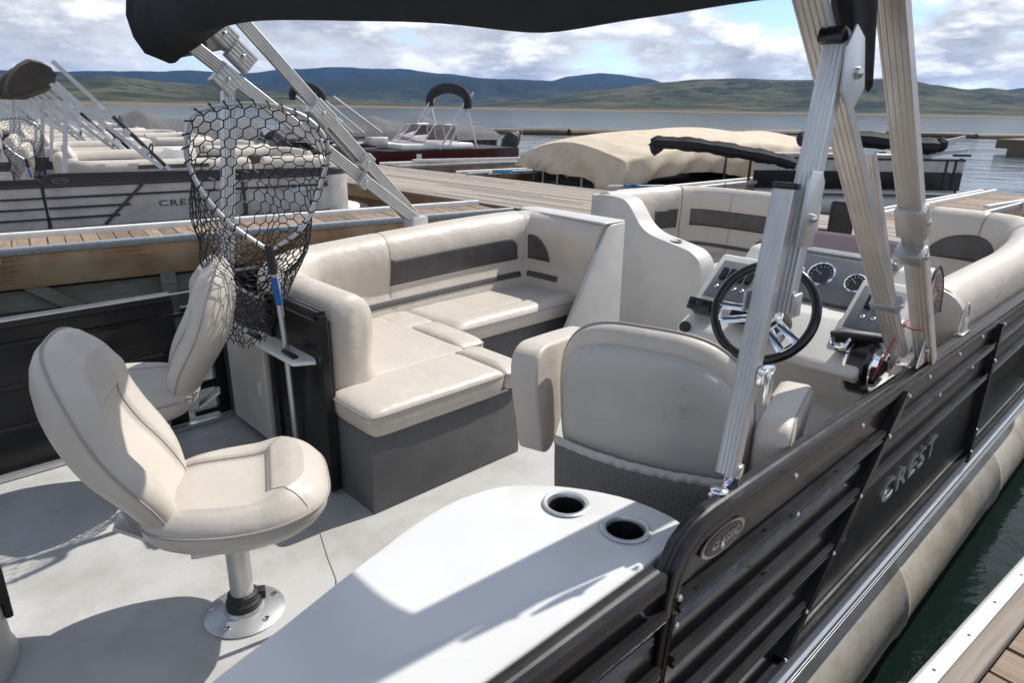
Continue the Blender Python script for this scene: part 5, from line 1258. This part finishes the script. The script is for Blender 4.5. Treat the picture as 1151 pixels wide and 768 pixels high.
# grey covered pontoon boat
gb = thing('covered_boat', 'long pontoon boat under a dark grey cover behind the maroon runabout', 'covered boat', (11.2, 23.5, -.12), rad(-9))
g = MB()
def cg(u, v):
    x = lerp(-.2, 8.4, v); a = lerp(-1, 1, u); e = sm(0, .25, v) * (1 - .45 * sm(.78, 1, v)); tent = 1.05 + .22 * sum(math.exp(-((v - q) / .07) ** 2) for q in (.12, .42, .66))
    z = lerp(.62, tent, (1 - abs(a) ** 1.5)) * lerp(.72, 1, e); w = 1.38
    if abs(a) > .85: z = lerp(z, .42, (abs(a) - .85) / .15)
    return V((x, a * w, z + .02 * noise.noise(V((x * 2, a * 3, 1)))))
g.grid(cg, 40, 90); g.add([cg(k / 39, 1) for k in range(40)], [tuple(range(40))]); g.add([cg(k / 39, 0) for k in range(40)], [tuple(range(40))]); g.build('cover', M['covergrey'], gb)
g = MB(); g.box((4.0, 0, .2), (8.1, 2.6, .55)); g.build('fence', M['black'], gb)
g = MB()
for z in (.08, .25, .42): g.box((4, -1.31, z), (8.1, .03, .03))
for x in range(0, 9, 2): g.box((x + .02, -1.312, .2), (.06, .05, .5))
g.build('fence_rail', M['rubber'], gb)
for y in (-.95, .95):
    g = MB(); g.lathe([(.02, -.6), (.31, .1), (.31, 8.2), (.02, 8.3)], c=(0, y, -.42), n=16, M=Matrix(((0, 0, 1), (0, 1, 0), (-1, 0, 0)))); g.build('pontoon', M['aluw'], gb)
g = MB(); g.box((8.6, 0, .35), (.7, .5, .7)); g.box((8.6, 0, -.3), (.3, .2, 1.0)); g.build('outboard_motor', M['rubber'], gb, bevel=.12, seg=3)
g = MB()
for y in (-1.3, 1.3):
    for a, b in (((2.6, .7), (1.0, 2.0)), ((2.2, .7), (.9, 1.9)), ((3.3, .7), (1.6, 1.9))): g.tube([V((a[0], y, a[1])), V((b[0], y * .95, b[1]))], .035, 8)
split_build(g, 'frame_tube', M['framebg'], gb)
g = MB(); g.sweep(catmull([(1.2, -1.3, 1.75), (1.1, -1.2, 2.05), (1.0, -.6, 2.2), (1.0, 0, 2.25), (1.0, .6, 2.2), (1.0, 1.2, 2.05), (1.0, 1.3, 1.8)], 5), [(.13 * math.cos(k * math.pi / 5), .15 * math.sin(k * math.pi / 5)) for k in range(10)]); g.build('folded_canopy', M['canvas'], gb)

# second dark covered boat seen behind the net
g = MB()
def cd(u, v):
    x = lerp(0, 4.2, v); a = lerp(-1, 1, u); return V((x, a * 1.3, lerp(.45, 1.15 - .15 * v + .25 * math.exp(-((v - .15) / .1) ** 2), 1 - abs(a) ** 2)))
g.grid(cd, 24, 30); g.add([cd(k / 23, 1) for k in range(24)], [tuple(range(24))]); g.add([cd(k / 23, 0) for k in range(24)], [tuple(range(24))])
db = thing('covered_boat', 'boat under a near-black cover seen through the landing net', 'covered boat', (6.8, 25.5, -.1), rad(-8))
g.build('cover', M['covergrey'], db); g = MB(); g.box((2.1, 0, .1), (4.3, 2.5, .7)); g.build('hull', M['hullgrey'], db, bevel=.05)

# log boom / floating breakwater
def boom(label, pts, w, h, seed):
    t = thing('log_boom', label, 'log boom', pts[0])
    rr = random.Random(seed); o_ = V(pts[0])
    for a, b in zip(pts[:-1], pts[1:]):
        a, b = V(a), V(b); n = max(2, int((b - a).length / 6))
        for k in range(n):
            p, q = a.lerp(b, k / n), a.lerp(b, (k + .97) / n)
            g = MB(); z_ = rr.uniform(-.05, .05)
            g.sweep([p + V((0, 0, z_)), p.lerp(q, .5) + V((0, 0, z_ + .03)), q + V((0, 0, z_))], [(w * math.cos(i * math.pi / 5), h * math.sin(i * math.pi / 5)) for i in range(10)], side=(-.3, -1, 0))
            g.build('log', M['logwood'], t, off=tuple(o_))
    return t
boom('long floating log boom lying across the lake beyond the boats', [(42.5, 49.2, -.55), (48, 43, -.55), (58, 38.5, -.55), (74, 33.4, -.55), (84, 20, -.55), (96, 10, -.55)], .6, .32, 1)
boom('far second log boom in the open water left of centre', [(60, 78, -.55), (70, 64, -.55), (84, 52, -.55)], .5, .22, 2) if False else None
fd = thing('floating_platform', 'small brown floating platform alone on the water at the right edge', 'platform', (53.5, 10.4, -.6), rad(-10))
g = MB(); ix = planks(g, -2, 7, -6, .3, .75, .4, 'x', t=.06); g.build('planks', M['plankfar'], fd)
g = MB(); g.box((2.5, .3, .45), (9, .12, .5)); g.box((-2, -2.8, .45), (.12, 6.2, .5)); 
for x in (-1.5, 1.5, 4.5): g.box((x, -1, 0), (1.4, 1.2, .6))
g.build('float_frame', M['logwood'], fd)

# ------------------------------------------------------------------ terrain and water
AZC = [(-120, .02), (-60, .02), (-20, .022), (9.03, .023), (11.29, .0248), (13.26, .0296), (14.38, .0277), (16.18, .0326), (18.22, .0397), (21.39, .0399), (25.46, .0388), (29.14, .0409), (32.23, .0385), (34.33, .0349), (39.73, .0238), (44.72, .0111), (51.12, .0023), (53.15, .003), (58.61, .0083), (65.08, .0163), (71.05, .0234), (75.17, .0283), (78.54, .0254), (81.42, .0256), (90, .024), (140, .02)]
AZB = [(-120, .01), (8.78, .0028), (24.67, .0089), (34.26, .0226), (39.74, .0295), (45.32, .0362), (51.09, .0391), (55.14, .0377), (58.51, .0353), (63.11, .028), (71.1, .0161), (83.4, .0106), (140, .01)]
AZA = [(-120, .03), (9.17, .0339), (11.36, .0305), (12.32, .0277), (24.82, .0282), (34.32, .0338), (35.83, .0414), (37.88, .0445), (39.8, .0464), (41.99, .0426), (43.37, .0367), (47.55, .0379), (51.71, .0434), (54.44, .0481), (57.14, .0481), (59.45, .0504), (63.04, .0443), (66.81, .037), (70.07, .0394), (72.09, .0362), (76.42, .0345), (78.47, .0322), (90, .03), (140, .03)]
def interp(tab, x):
    for i in range(1, len(tab)):
        if x <= tab[i][0]:
            u = (x - tab[i - 1][0]) / (tab[i][0] - tab[i - 1][0]); u = u * u * (3 - 2 * u) * .5 + u * .5; return lerp(tab[i - 1][1], tab[i][1], u)
    return tab[-1][1]
def fbm(p, o=5):
    s_ = 0; a = 1
    for _ in range(o): s_ += a * noise.noise(p); p = p * 2.03; a *= .5
    return s_
WZ = -.66
def shore_r(az): return 950 + 120 * math.sin(rad(az) * 3 + 1) + 500 * sm(45, 52, az) * (1 - sm(52, 60, az)) * 0
def ground_h(r, az):
    s0 = shore_r(az)
    if r < s0: return lerp(-4, WZ - .3, sm(0, 1, (r / s0)) ** 4)
    x, y = r * math.cos(rad(az)), r * math.sin(rad(az))
    h = 0
    # near hills crest at r ~ 1900
    for tab, rc, wd, nz in ((AZC, 1900, 950, .16), (AZB, 3000, 800, .20), (AZA, 4300, 900, .22)):
        e = interp(tab, az); crest = e * rc + 2
        if tab is AZC: prof_ = sm(s0, rc, r) ** .85 if r < rc else 1 - .9 * sm(rc, rc + 700, r)
        else: prof_ = sm(rc - wd, rc, r) if r < rc else 1 - .9 * sm(rc, rc + wd, r)
        n_ = fbm(V((x / 420, y / 420, rc * .01))) * nz; edge = 1 - prof_ ** 6
        rid = abs(fbm(V((x / 300, y / 300, rc * .02)), 4)) * .62
        h = max(h, crest * prof_ * (1 + (n_ - rid) * (edge * .9 + .05)))
    return WZ + .2 + h * 1.0
g = MB(); azs = [(-40 + i * .30) for i in range(int(175 / .30))]; rs = [3, 60, 300, 700]
r_ = 820
while r_ < 5400: rs.append(r_); r_ *= 1.0145 if r_ < 2200 else 1.02
rs.append(9000)
def gpt(r, az): return (r * math.cos(rad(az)), r * math.sin(rad(az)), ground_h(r, az) if r < 5400 else 10)
vs = [gpt(r, a) for r in rs for a in azs]; na = len(azs)
g.add(vs, [(i * na + j, i * na + j + 1, (i + 1) * na + j + 1, (i + 1) * na + j) for i in range(len(rs) - 1) for j in range(na - 1)])
def hillmat():
    m = D.materials.new('hill_vegetation'); nt, b, N, L = nodes(m); tc = N('ShaderNodeTexCoord')
    def nz(s, d=8, mp=None):
        n = N('ShaderNodeTexNoise'); n.inputs['Scale'].default_value = s; n.inputs['Detail'].default_value = d; n.inputs['Roughness'].default_value = .65; L(tc.outputs['Object'], n.inputs['Vector']); return n
    r = N('ShaderNodeValToRGB'); e = r.color_ramp.elements; e[0].position = .40; e[0].color = (.022, .030, .015, 1); e[1].position = .60; e[1].color = (.105, .10, .052, 1); L(nz(.011, 12).outputs[0], r.inputs[0])
    # forest patches
    rf = N('ShaderNodeMapRange'); rf.inputs[1].default_value = .545; rf.inputs[2].default_value = .56; L(nz(.0055, 12).outputs[0], rf.inputs[0])
    x = N('ShaderNodeMix'); x.data_type = 'RGBA'; x.inputs[7].default_value = (.018, .028, .016, 1); L(r.outputs[0], x.inputs[6]); L(rf.outputs[0], x.inputs[0])
    # shore strip: pale brown low ground
    ge = N('ShaderNodeNewGeometry'); sp = N('ShaderNodeSeparateXYZ'); L(ge.outputs['Position'], sp.inputs[0])
    rs_ = N('ShaderNodeMapRange'); rs_.inputs[1].default_value = 3.0; rs_.inputs[2].default_value = .4; L(sp.outputs[2], rs_.inputs[0])
    x2 = N('ShaderNodeMix'); x2.data_type = 'RGBA'; x2.inputs[7].default_value = (.20, .15, .10, 1); 
    ln_ = N('ShaderNodeVectorMath'); ln_.operation = 'LENGTH'; L(ge.outputs['Position'], ln_.inputs[0]); fr_ = N('ShaderNodeMapRange'); fr_.inputs[1].default_value = 2150; fr_.inputs[2].default_value = 2900; L(ln_.outputs['Value'], fr_.inputs[0])
    xf_ = N('ShaderNodeMix'); xf_.data_type = 'RGBA'; xf_.inputs[7].default_value = (.012, .022, .020, 1); L(x.outputs[2], xf_.inputs[6]); L(fr_.outputs[0], xf_.inputs[0])
    L(xf_.outputs[2], x2.inputs[6]); L(rs_.outputs[0], x2.inputs[0])
    L(x2.outputs[2], b.inputs['Base Color']); b.inputs['Roughness'].default_value = .95; b.inputs['Specular IOR Level'].default_value = .1
    bp = N('ShaderNodeBump'); bp.inputs['Strength'].default_value = .8; bp.inputs['Distance'].default_value = 14; L(nz(.02, 10).outputs[0], bp.inputs['Height']); L(bp.outputs[0], b.inputs['Normal'])
    return m
o = g.build('hills', hillmat(), ang=180); tag(o, kind='structure')

def watermat():
    m = D.materials.new('lake_water'); nt, b, N, L = nodes(m); tc = N('ShaderNodeTexCoord')
    b.inputs['Base Color'].default_value = (.005, .012, .010, 1); b.inputs['Roughness'].default_value = .06; b.inputs['IOR'].default_value = 1.333
    last = None
    for s, st, d in ((3.2, .22, .05), (.7, .30, .16), (.12, .35, .7)):
        mp = N('ShaderNodeMapping'); mp.inputs['Scale'].default_value = (1, .75, 1); mp.inputs['Rotation'].default_value = (0, 0, .5); L(tc.outputs['Object'], mp.inputs[0])
        n = N('ShaderNodeTexNoise'); n.inputs['Scale'].default_value = s; n.inputs['Detail'].default_value = 5; n.inputs['Distortion'].default_value = .6; L(mp.outputs[0], n.inputs['Vector'])
        bp = N('ShaderNodeBump'); bp.inputs['Strength'].default_value = st; bp.inputs['Distance'].default_value = d; L(n.outputs[0], bp.inputs['Height'])
        if last: L(last.outputs[0], bp.inputs['Normal'])
        last = bp
    L(last.outputs[0], b.inputs['Normal']); return m
g = MB(); g.add([(-3000, -6000, WZ), (8500, -6000, WZ), (8500, 8500, WZ), (-3000, 8500, WZ)], [(0, 1, 2, 3)])
o = g.build('lake_water', watermat(), smooth=False); tag(o, kind='structure')

# ------------------------------------------------------------------ haze
HAZE = True
if HAZE:
    hz = MB(); hz.box((2700, 1300, 210), (11600, 14800, 480 )); o = hz.build('haze', [], smooth=False) if False else None
    me = D.meshes.new('haze'); bm = bmesh.new(); bmesh.ops.create_cube(bm, size=1); bm.to_mesh(me); bm.free()
    hm = D.materials.new('haze_air'); hm.use_nodes = True; nt = hm.node_tree
    for n_ in list(nt.nodes):
        if n_.type == 'BSDF_PRINCIPLED': nt.nodes.remove(n_)
    pv = nt.nodes.new('ShaderNodeVolumePrincipled'); pv.inputs['Color'].default_value = (.22, .46, 1.0, 1); pv.inputs['Density'].default_value = .00006; pv.inputs['Anisotropy'].default_value = .2
    nt.links.new(pv.outputs[0], nt.nodes['Material Output'].inputs['Volume'])
    me.materials.append(hm); o = D.objects.new('haze', me); COL.objects.link(o); o.scale = (13000, 16000, 330); o.location = (3000, 1300, 330 / 2 - 5.5); tag(o, kind='stuff')

# ------------------------------------------------------------------ light, sky, camera
sun_dir = V((.37, -.06, .43)).normalized()
sl = D.lights.new('sun', 'SUN'); sl.energy = 3.7; sl.angle = rad(.53); sl.color = (1, .955, .89)
so = D.objects.new('sun', sl); COL.objects.link(so); so.rotation_euler = sun_dir.to_track_quat('Z', 'Y').to_euler(); so.location = (0, 0, 20)
w = D.worlds.new('World'); sc.world = w; w.use_nodes = True; nt = w.node_tree; N, L = nt.nodes.new, nt.links.new
bg = nt.nodes['Background']; sky = N('ShaderNodeTexSky'); sky.sky_type = 'NISHITA'; sky.sun_disc = False
sky.sun_elevation = math.asin(sun_dir.z); sky.sun_rotation = math.atan2(sun_dir.x, sun_dir.y); sky.altitude = 2400; sky.dust_density = .6
tc = N('ShaderNodeTexCoord'); sp = N('ShaderNodeSeparateXYZ'); L(tc.outputs['Generated'], sp.inputs[0])
def mth(op, a, b=None, clamp=False):
    n = N('ShaderNodeMath'); n.operation = op; n.use_clamp = clamp
    for i, q in enumerate((a, b)):
        if q is None: continue
        if isinstance(q, (int, float)): n.inputs[i].default_value = q
        else: L(q, n.inputs[i])
    return n.outputs[0]
def cn_(scale, det, ro, dz=0., zs=2.4):
    mp = N('ShaderNodeMapping'); mp.inputs['Scale'].default_value = (1, 1, zs); mp.inputs['Location'].default_value = (1.7, .4, dz); L(tc.outputs['Generated'], mp.inputs[0])
    n = N('ShaderNodeTexNoise'); n.inputs['Scale'].default_value = scale; n.inputs['Detail'].default_value = det; n.inputs['Roughness'].default_value = ro; L(mp.outputs[0], n.inputs['Vector']); return n.outputs[0]
n1 = cn_(5.2, 14, .60, 0., 3.0); n2_ = cn_(5.2, 14, .60, .07, 3.0); n3 = cn_(1.6, 3, .5)
dens = mth('MULTIPLY', mth('SUBTRACT', mth('ADD', n1, mth('MULTIPLY', mth('SUBTRACT', n3, .5), .7)), mth('ADD', .315, mth('MULTIPLY', mth('MAXIMUM', sp.outputs[2], 0.0), .22))), 10.0, True)
lit = mth('MULTIPLY', mth('ADD', mth('SUBTRACT', n1, n2_), .01), 9.0, True)
thick = mth('MULTIPLY', mth('SUBTRACT', n1, .43), 5.0, True)
# cloud colours (radiance)
cr = N('ShaderNodeMix'); cr.data_type = 'RGBA'; cr.inputs[6].default_value = (.70, .71, .735, 1); cr.inputs[7].default_value = (.32, .345, .40, 1); L(thick, cr.inputs[0])
cr2 = N('ShaderNodeMix'); cr2.data_type = 'RGBA'; cr2.inputs[7].default_value = (1.05, 1.04, 1.02, 1); L(cr.outputs[2], cr2.inputs[6]); L(mth('MULTIPLY', lit, .85), cr2.inputs[0])
sc_ = N('ShaderNodeVectorMath'); sc_.operation = 'SCALE'; sc_.inputs['Scale'].default_value = 7.6; L(cr2.outputs[2], sc_.inputs[0])
mx = N('ShaderNodeMix'); mx.data_type = 'RGBA'; L(dens, mx.inputs[0]); L(sky.outputs[0], mx.inputs[6]); L(sc_.outputs[0], mx.inputs[7])
# horizon brightening veil of distant cloud
L(mx.outputs[2], bg.inputs[0]); bg.inputs[1].default_value = .125

cd_ = D.cameras.new('camera'); cam = D.objects.new('camera', cd_); COL.objects.link(cam); sc.camera = cam
cd_.sensor_width = 36; cd_.lens = 36 * 767.6 / 1151; cd_.clip_end = 40000; cd_.clip_start = .05; cd_.dof.use_dof = True; cd_.dof.focus_distance = 2.7; cd_.dof.aperture_fstop = 6.3
Rm = [(.72454912, -.21305245, .65546718), (-.68906309, -.2444162, .682241), (.01485368, -.94597536, -.32389812)]
cam.matrix_world = Matrix([[Rm[i][0], -Rm[i][1], -Rm[i][2], (0, 0, 1.5)[i]] for i in range(3)] + [[0, 0, 0, 1]])
sc.view_settings.view_transform = 'Standard'; sc.view_settings.look = 'None'; sc.view_settings.exposure = .44; sc.view_settings.gamma = 1
sc.render.engine = 'CYCLES'
sc.cycles.max_bounces = 8; sc.cycles.volume_bounces = 1
